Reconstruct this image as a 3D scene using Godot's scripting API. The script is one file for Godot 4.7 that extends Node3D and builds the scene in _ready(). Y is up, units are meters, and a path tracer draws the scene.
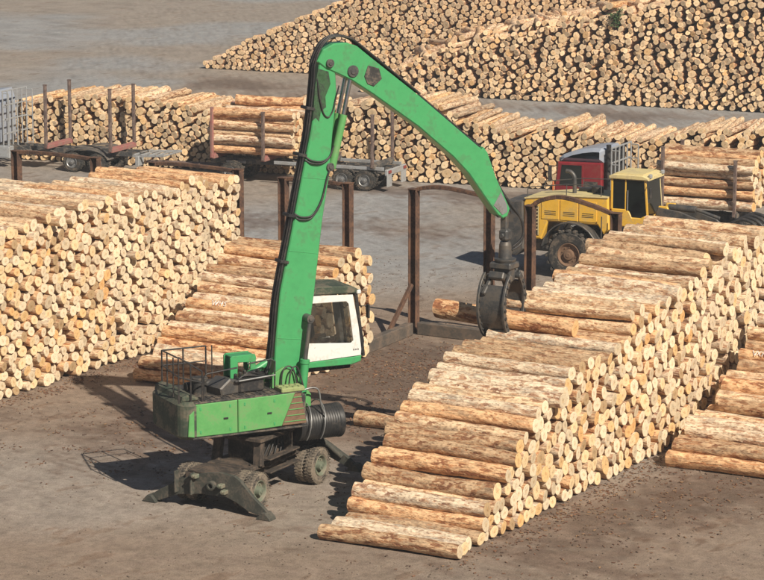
extends Node3D
# A timber yard seen from a height: stacked logs, a wheeled material handler, a loader and log trucks.
# World: y up, metres; U runs along the stacks' faces, V along the logs' axes.

const U := Vector3(0.5, 0, -0.8660254)
const V := Vector3(0.8660254, 0, 0.5)
const NOMINAL_R := 0.22
const NOMINAL_L := 4.4
const ORDINALS := ["first", "second", "third", "fourth", "fifth", "sixth", "seventh", "eighth", "ninth", "tenth", "eleventh", "twelfth", "thirteenth", "fourteenth", "fifteenth", "sixteenth", "seventeenth", "eighteenth", "nineteenth", "twentieth", "twenty-first", "twenty-second", "twenty-third", "twenty-fourth", "twenty-fifth", "twenty-sixth", "twenty-seventh", "twenty-eighth", "twenty-ninth", "thirtieth", "thirty-first", "thirty-second", "thirty-third", "thirty-fourth", "thirty-fifth", "thirty-sixth", "thirty-seventh", "thirty-eighth", "thirty-ninth", "fortieth"]

const NUMBERS := ["one", "two", "three", "four", "five", "six", "seven", "eight", "nine", "ten", "eleven", "twelve", "thirteen", "fourteen", "fifteen", "sixteen", "seventeen", "eighteen", "nineteen", "twenty", "twenty-one", "twenty-two", "twenty-three", "twenty-four", "twenty-five", "twenty-six", "twenty-seven", "twenty-eight", "twenty-nine", "thirty", "thirty-one", "thirty-two", "thirty-three", "thirty-four", "thirty-five", "thirty-six", "thirty-seven", "thirty-eight", "thirty-nine", "forty"]

var rng := RandomNumberGenerator.new()
var M := {}
var log_body := []
var log_end_near := []
var log_end_far := []
var bark_mats := []
var end_mats := []
var used := {}


# ------------------------------------------------------------------ mesh builder
class MB:
	var st := SurfaceTool.new()
	var xf := Transform3D.IDENTITY
	var count := 0

	func _init():
		st.begin(Mesh.PRIMITIVE_TRIANGLES)

	func tri(a: Vector3, b: Vector3, c: Vector3, out: Vector3, sg := -1):
		if (c - a).cross(b - a).dot(out) < 0.0:
			var t := b
			b = c
			c = t
		st.set_smooth_group(sg)
		st.add_vertex(xf * a)
		st.add_vertex(xf * b)
		st.add_vertex(xf * c)
		count += 1

	func quad(a: Vector3, b: Vector3, c: Vector3, d: Vector3, out: Vector3, sg := -1):
		tri(a, b, c, out, sg)
		tri(a, c, d, out, sg)

	func box(c: Vector3, s: Vector3, bev := 0.012, rot := Basis.IDENTITY):
		var h := s * 0.5
		var b: float = min(bev, min(h.x, min(h.y, h.z)) * 0.45)
		var axes := [Vector3.RIGHT, Vector3.UP, Vector3.BACK]
		var put := func(p: Vector3) -> Vector3: return c + rot * p
		for k in 3:
			var i: int = (k + 1) % 3
			var j: int = (k + 2) % 3
			for s1 in [-1.0, 1.0]:
				var n: Vector3 = axes[k] * s1
				var q := []
				for e in [[-1, -1], [1, -1], [1, 1], [-1, 1]]:
					q.append(put.call(n * h[k] + axes[i] * (e[0] * (h[i] - b)) + axes[j] * (e[1] * (h[j] - b))))
				quad(q[0], q[1], q[2], q[3], rot * n)
			for s1 in [-1.0, 1.0]:
				for s2 in [-1.0, 1.0]:
					var n1: Vector3 = axes[i] * s1
					var n2: Vector3 = axes[j] * s2
					var l: Vector3 = axes[k] * (h[k] - b)
					var p1: Vector3 = n1 * h[i] + n2 * (h[j] - b)
					var p2: Vector3 = n1 * (h[i] - b) + n2 * h[j]
					quad(put.call(p1 - l), put.call(p1 + l), put.call(p2 + l), put.call(p2 - l), rot * (n1 + n2))
		for x in [-1.0, 1.0]:
			for y in [-1.0, 1.0]:
				for z in [-1.0, 1.0]:
					tri(put.call(Vector3(x * h.x, y * (h.y - b), z * (h.z - b))), put.call(Vector3(x * (h.x - b), y * h.y, z * (h.z - b))), put.call(Vector3(x * (h.x - b), y * (h.y - b), z * h.z)), rot * Vector3(x, y, z))

	func span(a: Vector3, b: Vector3, w: float, hgt: float, bev := 0.01):   # a bar of rectangular section from a to b
		var d := (b - a).normalized()
		var up := Vector3.UP if absf(d.y) < 0.97 else Vector3.BACK
		var zz := d.cross(up).normalized()
		box((a + b) * 0.5, Vector3(a.distance_to(b), hgt, w), bev, Basis(d, zz.cross(d).normalized(), zz))

	func prism(poly: PackedVector2Array, z0: float, z1: float, c := 0.015):   # a polygon in x,y carried from z0 to z1, edges chamfered
		var n := poly.size()
		var area := 0.0
		for i in n:
			area += poly[i].cross(poly[(i + 1) % n])
		var sgn := signf(area)
		var inner := PackedVector2Array()
		for i in n:
			var d0 := (poly[i] - poly[(i + n - 1) % n]).normalized()
			var d1 := (poly[(i + 1) % n] - poly[i]).normalized()
			var n0 := Vector2(-d0.y, d0.x) * sgn
			var n1 := Vector2(-d1.y, d1.x) * sgn
			var m := (n0 + n1)
			m = m / maxf(m.length_squared() * 0.5, 0.35)
			inner.append(poly[i] + m * c)
		var idx := Geometry2D.triangulate_polygon(inner)
		var v := func(p: Vector2, z: float) -> Vector3: return Vector3(p.x, p.y, z)
		for t in range(0, idx.size(), 3):
			tri(v.call(inner[idx[t]], z0), v.call(inner[idx[t + 1]], z0), v.call(inner[idx[t + 2]], z0), Vector3.FORWARD)
			tri(v.call(inner[idx[t]], z1), v.call(inner[idx[t + 1]], z1), v.call(inner[idx[t + 2]], z1), Vector3.BACK)
		for i in n:
			var k := (i + 1) % n
			var d := (poly[k] - poly[i]).normalized()
			var o := Vector3(d.y * sgn, -d.x * sgn, 0)
			quad(v.call(poly[i], z0 + c), v.call(poly[k], z0 + c), v.call(poly[k], z1 - c), v.call(poly[i], z1 - c), o)
			quad(v.call(inner[i], z0), v.call(inner[k], z0), v.call(poly[k], z0 + c), v.call(poly[i], z0 + c), o + Vector3.FORWARD)
			quad(v.call(inner[i], z1), v.call(inner[k], z1), v.call(poly[k], z1 - c), v.call(poly[i], z1 - c), o + Vector3.BACK)

	func lathe(prof: Array, at: Transform3D, n := 20):   # prof: Vector2(axial, radius) along local x
		for k in prof.size() - 1:
			var a: Vector2 = prof[k]
			var b: Vector2 = prof[k + 1]
			var nr := Vector2(-(b.y - a.y), b.x - a.x)   # outward for a profile walked in +x
			for i in n:
				var t0 := TAU * i / n
				var t1 := TAU * (i + 1) / n
				var tm := (t0 + t1) * 0.5
				var f := func(p: Vector2, t: float) -> Vector3: return at * Vector3(p.x, p.y * cos(t), p.y * sin(t))
				var out := at.basis * Vector3(nr.x, nr.y * cos(tm), nr.y * sin(tm))
				if a.y > 0.0001:
					tri(f.call(a, t0), f.call(a, t1), f.call(b, t1), out, k + 1)
				if b.y > 0.0001:
					tri(f.call(a, t0), f.call(b, t1), f.call(b, t0), out, k + 1)

	func rod(a: Vector3, b: Vector3, r: float, n := 10, r2 := -1.0):
		var d := (b - a)
		var L := d.length()
		d /= L
		var up := Vector3.UP if absf(d.y) < 0.95 else Vector3.BACK
		var zz := d.cross(up).normalized()
		var e := minf(r * 0.2, 0.01)
		var q := r if r2 < 0 else r2
		lathe([Vector2(0, 0), Vector2(0, r - e), Vector2(e, r), Vector2(L - e, q), Vector2(L, q - e), Vector2(L, 0)], Transform3D(Basis(d, zz.cross(d), zz), a), n)

	func tube(pts: Array, r: float, n := 7):
		var ring := []
		var zz := Vector3.ZERO
		for i in pts.size():
			var d: Vector3 = ((pts[mini(i + 1, pts.size() - 1)] as Vector3) - pts[maxi(i - 1, 0)]).normalized()
			if i == 0:
				zz = d.cross(Vector3.UP if absf(d.y) < 0.9 else Vector3.RIGHT).normalized()
			else:
				zz = (zz - d * zz.dot(d)).normalized()
			var yy := zz.cross(d)
			var row := []
			for k in n:
				var t := TAU * k / n
				row.append(pts[i] + (yy * cos(t) + zz * sin(t)) * r)
			ring.append(row)
		for i in pts.size() - 1:
			for k in n:
				var m := (k + 1) % n
				var o: Vector3 = (ring[i][k] + ring[i][m]) * 0.5 - pts[i]
				quad(ring[i][k], ring[i][m], ring[i + 1][m], ring[i + 1][k], o, 1)
		for k in n:
			tri(pts[0], ring[0][k], ring[0][(k + 1) % n], pts[0] - pts[1])
			tri(pts[-1], ring[-1][k], ring[-1][(k + 1) % n], pts[-1] - pts[-2])

	func done() -> ArrayMesh:
		st.generate_normals()
		st.index()
		return st.commit()


static func bend(pts: Array, per := 6) -> Array:   # a smooth line through points (Catmull-Rom)
	var out := []
	for i in pts.size() - 1:
		var a: Vector3 = pts[maxi(i - 1, 0)]
		var b: Vector3 = pts[i]
		var c: Vector3 = pts[i + 1]
		var d: Vector3 = pts[mini(i + 2, pts.size() - 1)]
		for k in per:
			var t := float(k) / per
			out.append(0.5 * (2.0 * b + (c - a) * t + (2.0 * a - 5.0 * b + 4.0 * c - d) * t * t + (3.0 * b - a - 3.0 * c + d) * t * t * t))
	out.append(pts[-1])
	return out


static func P2(list: Array) -> PackedVector2Array:
	var o := PackedVector2Array()
	for p in list:
		o.append(Vector2(p[0], p[1]))
	return o


# ------------------------------------------------------------------ scene tree helpers
func numbered(called: String) -> String:
	if not used.has(called):
		used[called] = 0
		return called
	used[called] += 1
	return "%s_%03d" % [called, used[called]]


func tag(o: Node3D, label: String, category: String, group := "", kind := "") -> Node3D:
	if label:
		o.set_meta("label", label)
	if category:
		o.set_meta("category", category)
	if group:
		o.set_meta("group", group)
	if kind:
		o.set_meta("kind", kind)
	return o


func thing(called: String, label: String, category: String, at := Transform3D.IDENTITY, group := "") -> Node3D:
	var o := Node3D.new()
	o.name = numbered(called)
	add_child(o, true)
	o.transform = at
	return tag(o, label, category, group)


func mesh_node(called: String, mesh: Mesh, mat: Material, parent: Node) -> MeshInstance3D:
	var o := MeshInstance3D.new()
	o.name = numbered(called) if parent == self else called
	o.mesh = mesh
	o.material_override = mat
	parent.add_child(o, true)
	return o


func part(parent: Node, called: String, mb: MB, mat: Material) -> MeshInstance3D:
	return mesh_node(called, mb.done(), mat, parent)


func holder(parent: Node, called: String, at := Transform3D.IDENTITY) -> Node3D:
	var o := Node3D.new()
	o.name = called
	parent.add_child(o, true)
	o.transform = at
	return o


static func turn(deg: float, at := Vector3.ZERO) -> Transform3D:
	return Transform3D(Basis(Vector3.UP, deg_to_rad(deg)), at)


# ------------------------------------------------------------------ textures and materials (colours given as linear base colours)
func noise(seed_: int, freq: float, oct := 4) -> FastNoiseLite:
	var n := FastNoiseLite.new()
	n.seed = seed_
	n.noise_type = FastNoiseLite.TYPE_SIMPLEX_SMOOTH
	n.frequency = freq
	n.fractal_octaves = oct
	return n


func to_texture(size: Vector2i, px: PackedByteArray) -> ImageTexture:
	return ImageTexture.create_from_image(Image.create_from_data(size.x, size.y, false, Image.FORMAT_RGB8, px))


func put_px(px: PackedByteArray, i: int, c: Color):
	var s := c.linear_to_srgb()
	px[i] = clampi(int(s.r * 255.0), 0, 255)
	px[i + 1] = clampi(int(s.g * 255.0), 0, 255)
	px[i + 2] = clampi(int(s.b * 255.0), 0, 255)


func worn(base: Color, wear: Color, amount: float, seed_: int, rough := 0.6, metal := 0.0, scale := 0.5, contrast := 0.25, clearcoat := 0.0) -> StandardMaterial3D:
	# a painted or bare surface with blotches of dirt and fine specks; triplanar
	var s := 256
	var a: PackedByteArray = noise(seed_, 0.012, 5).get_seamless_image(s, s).get_data()
	var b: PackedByteArray = noise(seed_ + 7, 0.07, 3).get_seamless_image(s, s).get_data()
	var px := PackedByteArray()
	px.resize(s * s * 3)
	for i in s * s:
		var f := a[i] / 255.0
		var g := b[i] / 255.0
		var d := smoothstep(0.62 - amount * 0.5, 0.95 - amount * 0.4, f * 0.7 + g * 0.45)
		var c := base * (1.0 + (f - 0.5) * contrast * 2.0 + (g - 0.5) * contrast)
		c = c.lerp(wear, d * minf(1.0, 0.35 + amount))
		if b[(i * 7 + 31) % (s * s)] > 232 or g > 0.93:
			c = c.lerp(wear * 0.5, 0.6)
		put_px(px, i * 3, c)
	var m := StandardMaterial3D.new()
	m.albedo_texture = to_texture(Vector2i(s, s), px)
	m.roughness = rough
	m.metallic = metal
	m.uv1_triplanar = true
	m.uv1_scale = Vector3.ONE * scale
	if clearcoat > 0.0:
		m.clearcoat_enabled = true
		m.clearcoat = clearcoat
		m.clearcoat_roughness = 0.25
	return m


func make_bark(seed_: int, bark: float, grey: float) -> Array:
	# the side of a log, part stripped by the debarker: pale sapwood, orange inner bark, scaly dark bark
	var w := 512
	var h := 192
	var patch := noise(seed_, 2.3, 5)
	var streak := noise(seed_ + 1, 14.0, 3)
	var fiss := noise(seed_ + 2, 20.0, 3)
	var tone := noise(seed_ + 3, 1.0, 3)
	var px := PackedByteArray()
	px.resize(w * h * 3)
	var hp := PackedByteArray()
	hp.resize(w * h * 3)
	var flake := noise(seed_ + 4, 7.0, 3)
	var sap := Color(0.78, 0.635, 0.465)
	var sap2 := Color(0.67, 0.495, 0.335)
	var inner := Color(0.52, 0.325, 0.20)
	var dark := Color(0.24, 0.12, 0.08)
	var greyc := Color(0.45, 0.385, 0.31)
	for y in h:
		var t := TAU * y / h
		var cy := cos(t) * 0.22
		var cz := sin(t) * 0.22
		for x in w:
			var X := 4.4 * x / w
			var p := patch.get_noise_3d(X * 0.55, cy * 2.2, cz * 2.2)
			var s := streak.get_noise_3d(X * 0.10, cy, cz)
			var f := fiss.get_noise_3d(X * 0.35, cy, cz)
			var g := tone.get_noise_3d(X * 0.6 + 31.0, cy * 2.0, cz * 2.0)
			var v := p + s * 0.28 + bark
			var c := sap.lerp(sap2, clampf(0.5 + g * 1.6 + s * 0.7, 0, 1))
			c = c.lerp(greyc, clampf(grey + g * 1.3, 0, 0.8))
			c = c.lerp(inner, smoothstep(0.06, 0.16, v))
			var plate := smoothstep(0.26, 0.33, v + f * 0.12)
			c = c.lerp(dark.lerp(greyc, grey * 0.7), plate * 0.85)
			var k4 := flake.get_noise_3d(X * 0.45 + 9.0, cy, cz)
			c = c.lerp(sap, smoothstep(0.12, 0.26, k4) * 0.8)
			c = c.lerp(inner.lerp(dark, 0.35), smoothstep(0.22, 0.34, -k4) * 0.75)
			c *= 1.0 + s * 0.45 + f * 0.35
			if f < -0.42 - 0.1 * s:
				c = c.lerp(dark, 0.6)
			put_px(px, (y * w + x) * 3, c)
			var hv := clampi(int(110 + plate * 70 + smoothstep(0.06, 0.16, v) * 30 + f * 60 + s * 30), 0, 255)
			var k := (y * w + x) * 3
			hp[k] = hv
			hp[k + 1] = hv
			hp[k + 2] = hv
	return [to_texture(Vector2i(w, h), px), to_texture(Vector2i(w, h), hp)]


func make_end(seed_: int) -> ImageTexture:
	# a sawn end: growth rings, darker heart, drying cracks, saw marks, blotches of stain, a thin rim of bark
	var s := 160
	var wob := noise(seed_, 0.9, 2)
	var blot := noise(seed_ + 5, 1.3, 4)
	var saw := noise(seed_ + 9, 9.0, 2)
	var r0 := RandomNumberGenerator.new()
	r0.seed = seed_
	var cx := r0.randf_range(-0.08, 0.08)
	var cy := r0.randf_range(-0.08, 0.08)
	var heart := r0.randf_range(0.3, 0.55)
	var r0_heart := r0.randf_range(0.25, 0.75)
	var cracks := []
	for i in r0.randi_range(1, 4):
		cracks.append([r0.randf_range(-PI, PI), r0.randf_range(0.3, 0.85), r0.randf_range(0.015, 0.03)])
	var px := PackedByteArray()
	px.resize(s * s * 3)
	for j in s:
		for i in s:
			var x := (i + 0.5) / s * 2.0 - 1.0
			var y := (j + 0.5) / s * 2.0 - 1.0
			var rim := sqrt(x * x + y * y)
			var dx := x - cx * (1.0 - rim)
			var dy := y - cy * (1.0 - rim)
			var r := sqrt(dx * dx + dy * dy)
			var a := atan2(dy, dx)
			var w := wob.get_noise_2d(x * 2.0, y * 2.0)
			var ring := sin((r + w * 0.05) * 62.0)
			var b := blot.get_noise_2d(x, y)
			var c := Color(0.78, 0.645, 0.455)
			c = c.lerp(Color(0.66, 0.47, 0.27), smoothstep(heart + 0.06, heart - 0.06, r + w * 0.12) * r0_heart)
			c = c.lerp(Color(0.50, 0.41, 0.31), smoothstep(0.05, 0.45, b) * 0.55)
			c *= 1.0 + ring * 0.085 + saw.get_noise_2d(x * 0.25 + y * 1.2, y * 0.1 - x * 0.05) * 0.16
			for k in cracks:
				var da := absf(wrapf(a - k[0] - w * 0.25, -PI, PI)) * r
				if r < k[1] and da < k[2] * (1.1 - r):
					c *= 0.45
			if r < 0.035:
				c *= 0.5
			if rim > 0.965 + w * 0.03:
				c = c.lerp(Color(0.30, 0.17, 0.09), 0.7)
			put_px(px, (j * s + i) * 3, c)
	return to_texture(Vector2i(s, s), px)


func make_materials():
	for k in 6:
		var t := make_bark(40 + k * 11, [-0.16, -0.08, 0.0, -0.26, 0.09, -0.06][k], [0.0, 0.12, 0.05, 0.25, 0.0, 0.45][k])
		var row := []
		for tint in [Color(1, 1, 1), Color(1.0, 0.90, 0.80), Color(0.86, 0.80, 0.74), Color(1.0, 0.96, 0.91)]:
			var m := StandardMaterial3D.new()
			m.albedo_texture = t[0]
			m.albedo_color = tint
			m.roughness = 0.86
			m.metallic_specular = 0.3
			m.heightmap_enabled = true
			m.heightmap_texture = t[1]
			m.heightmap_scale = 2.2
			row.append(m)
		bark_mats.append(row)
	for k in 10:
		var t := make_end(300 + k * 17)
		var row := []
		for tint in [Color(1, 1, 1), Color(1.0, 0.96, 0.89), Color(0.96, 0.87, 0.74), Color(0.89, 0.88, 0.87), Color(0.97, 0.84, 0.68), Color(0.78, 0.72, 0.65)]:
			var m := StandardMaterial3D.new()
			m.albedo_texture = t
			m.albedo_color = tint
			m.roughness = 0.9
			m.metallic_specular = 0.25
			row.append(m)
		end_mats.append(row)
	var dust := Color(0.20, 0.155, 0.115)
	M.green = worn(Color(0.055, 0.335, 0.120), Color(0.075, 0.15, 0.075), 0.12, 1, 0.45, 0.0, 0.35, 0.10, 0.3)
	M.soot_green = worn(Color(0.05, 0.14, 0.055), Color(0.025, 0.03, 0.025), 0.55, 31, 0.5, 0.0, 0.9, 0.6)
	M.green_dusty = worn(Color(0.098, 0.335, 0.100), Color(0.16, 0.25, 0.11), 0.2, 2, 0.6, 0.0, 0.5, 0.14)
	M.soot = worn(Color(0.035, 0.034, 0.034), dust, 0.30, 3, 0.75, 0.0, 0.6, 0.4)
	M.ballast = worn(Color(0.046, 0.066, 0.045), dust, 0.28, 4, 0.8, 0.0, 0.5, 0.3)
	M.grime = worn(Color(0.052, 0.042, 0.035), Color(0.14, 0.098, 0.07), 0.28, 5, 0.85, 0.0, 0.6, 0.45)
	M.blade = worn(Color(0.052, 0.055, 0.046), Color(0.15, 0.115, 0.09), 0.2, 6, 0.8, 0.0, 0.6, 0.3)
	M.tyre = worn(Color(0.055, 0.050, 0.045), Color(0.215, 0.175, 0.135), 0.62, 7, 0.95, 0.0, 0.8, 0.3)
	M.tyre_dark = worn(Color(0.035, 0.034, 0.033), dust, 0.28, 8, 0.95, 0.0, 0.7, 0.3)
	M.hub = worn(Color(0.16, 0.19, 0.14), dust, 0.4, 9, 0.7, 0.0, 0.9, 0.3)
	M.white = worn(Color(0.76, 0.76, 0.74), Color(0.5, 0.47, 0.42), 0.14, 10, 0.4, 0.0, 0.4, 0.05, 0.3)
	M.black = worn(Color(0.022, 0.022, 0.024), Color(0.10, 0.08, 0.065), 0.2, 11, 0.5, 0.0, 0.5, 0.3)
	M.rust = worn(Color(0.085, 0.047, 0.034), Color(0.19, 0.095, 0.05), 0.30, 12, 0.9, 0.0, 0.4, 0.4)
	M.steel = worn(Color(0.36, 0.37, 0.38), Color(0.19, 0.17, 0.15), 0.35, 13, 0.45, 0.6, 0.6, 0.25)
	M.dark_steel = worn(Color(0.095, 0.097, 0.10), Color(0.17, 0.14, 0.11), 0.35, 14, 0.5, 0.45, 0.7, 0.35)
	M.chrome = worn(Color(0.62, 0.62, 0.62), Color(0.3, 0.3, 0.3), 0.12, 15, 0.22, 1.0, 0.6, 0.1)
	M.yellow = worn(Color(0.78, 0.455, 0.050), Color(0.46, 0.34, 0.15), 0.20, 16, 0.5, 0.0, 0.4, 0.12, 0.2)
	M.yellow_pale = worn(Color(0.70, 0.58, 0.28), Color(0.45, 0.37, 0.22), 0.32, 17, 0.6, 0.0, 0.4, 0.12)
	M.red = worn(Color(0.23, 0.015, 0.022), Color(0.20, 0.07, 0.05), 0.14, 18, 0.35, 0.0, 0.4, 0.1, 0.4)
	M.roof_grey = worn(Color(0.30, 0.34, 0.42), Color(0.3, 0.28, 0.26), 0.2, 19, 0.4, 0.0, 0.4, 0.1, 0.3)
	M.galv = worn(Color(0.42, 0.44, 0.46), Color(0.27, 0.25, 0.23), 0.28, 20, 0.55, 0.3, 0.6, 0.15)
	M.chassis = worn(Color(0.060, 0.062, 0.065), dust, 0.35, 21, 0.75, 0.0, 0.5, 0.35)
	M.stake = worn(Color(0.125, 0.085, 0.075), Color(0.23, 0.17, 0.14), 0.35, 22, 0.8, 0.0, 0.6, 0.3)
	M.pink = worn(Color(0.34, 0.13, 0.12), Color(0.22, 0.15, 0.12), 0.35, 23, 0.8, 0.0, 0.6, 0.25)
	M.concrete = worn(Color(0.10, 0.085, 0.072), Color(0.19, 0.13, 0.09), 0.35, 24, 0.95, 0.0, 0.5, 0.35)
	M.grille_rust = worn(Color(0.20, 0.12, 0.075), Color(0.12, 0.07, 0.045), 0.3, 25, 0.85, 0.0, 0.9, 0.3)
	M.orange = worn(Color(0.62, 0.17, 0.05), Color(0.4, 0.2, 0.12), 0.2, 26, 0.6)
	M.spray = worn(Color(0.78, 0.76, 0.74), Color(0.6, 0.5, 0.42), 0.2, 27, 0.9)
	M.seat = worn(Color(0.05, 0.05, 0.055), Color(0.1, 0.1, 0.1), 0.1, 28, 0.9)
	M.hatch = worn(Color(0.30, 0.36, 0.15), Color(0.22, 0.24, 0.13), 0.3, 32, 0.7)
	M.leaf = worn(Color(0.05, 0.11, 0.03), Color(0.09, 0.14, 0.05), 0.2, 29, 0.8)
	var g := StandardMaterial3D.new()
	g.albedo_color = Color(0.12, 0.14, 0.14, 0.42)
	g.transparency = BaseMaterial3D.TRANSPARENCY_ALPHA
	g.roughness = 0.04
	M.glass = g
	var g2 := StandardMaterial3D.new()
	g2.albedo_color = Color(0.07, 0.095, 0.088)
	g2.roughness = 0.06
	g2.metallic_specular = 0.6
	M.dark_glass = g2


# ------------------------------------------------------------------ logs
func make_log_meshes():
	for k in 10:
		var r := RandomNumberGenerator.new()
		r.seed = 900 + k
		var bump := noise(70 + k, 2.4, 3)
		var n := 18
		var rings := 18
		var taper := r.randf_range(0.03, 0.14)
		var by := r.randf_range(-0.05, 0.05)
		var bz := r.randf_range(-0.05, 0.05)
		var oval := r.randf_range(0.90, 1.10)
		var knots := []
		for j in 5:
			knots.append([r.randf_range(-1.9, 1.9), r.randf_range(0, TAU), r.randf_range(0.015, 0.045)])
		var at := func(i: int, j: int) -> Vector3:
			var x := -NOMINAL_L / 2 + NOMINAL_L * i / (rings - 1.0)
			var t := TAU * (j % n) / n
			var rad := NOMINAL_R * (1.0 - taper * x / 2.2) + bump.get_noise_3d(x * 0.7, cos(t) * 0.35, sin(t) * 0.35) * 0.028
			for q in knots:
				var d := Vector2((x - q[0]) * 1.6, wrapf(t - q[1], -PI, PI) * 0.22).length()
				rad += q[2] * exp(-d * d / 0.008)
			var c := 1.0 - pow(x / 2.2, 2)
			var xx := x
			if i == rings - 1:
				xx += 0.025 * sin(t + k)
			elif i == 0:
				xx += 0.025 * cos(t + k * 2.0)
			return Vector3(xx, by * c + rad * cos(t) * oval, bz * c + rad * sin(t) / oval)
		var st := SurfaceTool.new()
		st.begin(Mesh.PRIMITIVE_TRIANGLES)
		st.set_smooth_group(0)
		for i in rings - 1:
			for j in n:
				var q := [[i, j], [i, j + 1], [i + 1, j + 1], [i, j], [i + 1, j + 1], [i + 1, j]]
				for e in q:
					st.set_uv(Vector2(e[0] / (rings - 1.0), e[1] / float(n)))
					st.add_vertex(at.call(e[0], e[1]))
		st.generate_normals()
		st.index()
		log_body.append(st.commit())
		for side in [rings - 1, 0]:
			var s2 := SurfaceTool.new()
			s2.begin(Mesh.PRIMITIVE_TRIANGLES)
			var mid := Vector3.ZERO
			for j in n:
				mid += (at.call(side, j) as Vector3) / n
			var dir := 1.0 if side > 0 else -1.0
			for j in n:
				var tri := [j, j + 1] if side == 0 else [j + 1, j]
				var lift := Vector3(dir * 0.012, 0, 0)
				# the face, and a narrow worn arris round it
				var rim := []
				var edge := []
				for e in tri:
					var p: Vector3 = at.call(side, e)
					edge.append(p)
					rim.append(p.lerp(mid, 0.07) + lift)
				var uvs := []
				for e in tri:
					uvs.append(Vector2(cos(TAU * e / n), sin(TAU * e / n)))
				s2.set_smooth_group(-1)
				for v in [[mid + lift, Vector2(0.5, 0.5)], [rim[0], Vector2(0.5, 0.5) + uvs[0] * 0.465], [rim[1], Vector2(0.5, 0.5) + uvs[1] * 0.465],
						[rim[0], Vector2(0.5, 0.5) + uvs[0] * 0.465], [edge[0], Vector2(0.5, 0.5) + uvs[0] * 0.5], [edge[1], Vector2(0.5, 0.5) + uvs[1] * 0.5],
						[rim[0], Vector2(0.5, 0.5) + uvs[0] * 0.465], [edge[1], Vector2(0.5, 0.5) + uvs[1] * 0.5], [rim[1], Vector2(0.5, 0.5) + uvs[1] * 0.465]]:
					s2.set_uv(v[1])
					s2.add_vertex(v[0])
			s2.generate_normals()
			s2.index()
			(log_end_near if side > 0 else log_end_far).append(s2.commit())


func add_log(called: String, label: String, at: Transform3D, group: String, bark := -1, tint := -1, end_tint := -1) -> MeshInstance3D:
	var k := rng.randi() % log_body.size()
	var b := bark if bark >= 0 else rng.randi() % bark_mats.size()
	var o := MeshInstance3D.new()
	o.name = numbered(called)
	o.mesh = log_body[k]
	o.material_override = bark_mats[b][tint if tint >= 0 else rng.randi() % 4]
	add_child(o, true)
	o.transform = at
	tag(o, label, "log", group)
	var e := rng.randi() % end_mats.size()
	var roll := rng.randf()
	var t := end_tint
	if t < 0:
		t = 0 if roll < 0.36 else 1 if roll < 0.62 else 2 if roll < 0.76 else 3 if roll < 0.90 else 4 if roll < 0.94 else 5
	mesh_node("cut_end", log_end_near[k], end_mats[e][t], o)
	mesh_node("cut_end", log_end_far[k], end_mats[(e + 1) % 10][t], o)
	return o


func log_at(centre: Vector3, axis: Vector3, r: float, length: float, roll: float) -> Transform3D:
	var zz := axis.cross(Vector3.UP).normalized()
	var yy := zz.cross(axis).normalized()
	var b := Basis(axis.normalized(), yy, zz) * Basis(Vector3.RIGHT, roll)
	return Transform3D(b * Basis.from_scale(Vector3(length / NOMINAL_L, r / NOMINAL_R, r / NOMINAL_R)), centre)


func height_of(prof: Array, u: float) -> float:
	if u <= prof[0][0]:
		return prof[0][1]
	for i in prof.size() - 1:
		if u <= prof[i + 1][0]:
			return lerpf(prof[i][1], prof[i + 1][1], (u - prof[i][0]) / (prof[i + 1][0] - prof[i][0]))
	return prof[-1][1]


func stack(prof: Array, r0: float, r1: float, seed_: int, floor_y := 0.0, tries := 30, tight := 0.955) -> Array:
	# logs dropped one by one onto those below, under the outline prof; returns [along, height, radius]
	var g := RandomNumberGenerator.new()
	g.seed = seed_
	var res := 0.04
	var u0: float = prof[0][0]
	var u1: float = prof[-1][0]
	var n := int((u1 - u0) / res) + 1
	var h := PackedFloat32Array()
	h.resize(n)
	h.fill(floor_y - 0.01)
	var out := []
	var misses := 0
	var rest := func(u: float, r: float) -> float:
		var y := floor_y + r
		var a := maxi(0, int((u - r - u0) / res))
		var b := mini(n - 1, int((u + r - u0) / res) + 1)
		for k in range(a, b + 1):
			var dx := u0 + k * res - u
			if absf(dx) < r and h[k] > floor_y:
				y = maxf(y, h[k] + sqrt(r * r - dx * dx) * tight)
		return y
	while misses < 4:
		var best := 1e9
		var bu := 0.0
		var br := 0.0
		for t in tries:
			var r := lerpf(r0, r1, pow(g.randf(), 1.4))
			var u := g.randf_range(u0 + r, u1 - r)
			var y: float = rest.call(u, r)
			for s in 8:
				var yl: float = rest.call(maxf(u - 0.05, u0 + r), r)
				var yr: float = rest.call(minf(u + 0.05, u1 - r), r)
				if yl < y - 0.0005 and yl <= yr:
					u = maxf(u - 0.05, u0 + r)
					y = yl
				elif yr < y - 0.0005:
					u = minf(u + 0.05, u1 - r)
					y = yr
				else:
					break
			if y + r * 0.6 > height_of(prof, u) or y >= best:
				continue
			best = y
			bu = u
			br = r
		if best > 1e8:
			misses += 1
			continue
		misses = 0
		out.append([bu, best, br])
		for k in range(maxi(0, int((bu - br - u0) / res)), mini(n - 1, int((bu + br - u0) / res) + 1) + 1):
			var dx := u0 + k * res - bu
			if absf(dx) < br:
				h[k] = maxf(h[k], best + sqrt(br * br - dx * dx))
	return out


func on_top(logs: Array, i: int) -> bool:   # nothing lies over this log
	var a = logs[i]
	for j in logs.size():
		if j != i and logs[j][1] > a[1] + 0.05 and absf(logs[j][0] - a[0]) < (a[2] + logs[j][2]) * 0.8 and logs[j][1] - a[1] < 1.0:
			return false
	return true


func take(logs: Array, u: float, y: float) -> Array:   # lifts the top log nearest to a place out of the list
	var best := -1
	for i in logs.size():
		if on_top(logs, i) and (best < 0 or absf(logs[i][0] - u) + absf(logs[i][1] - y) < absf(logs[best][0] - u) + absf(logs[best][1] - y)):
			best = i
	return logs.pop_at(best)


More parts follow.
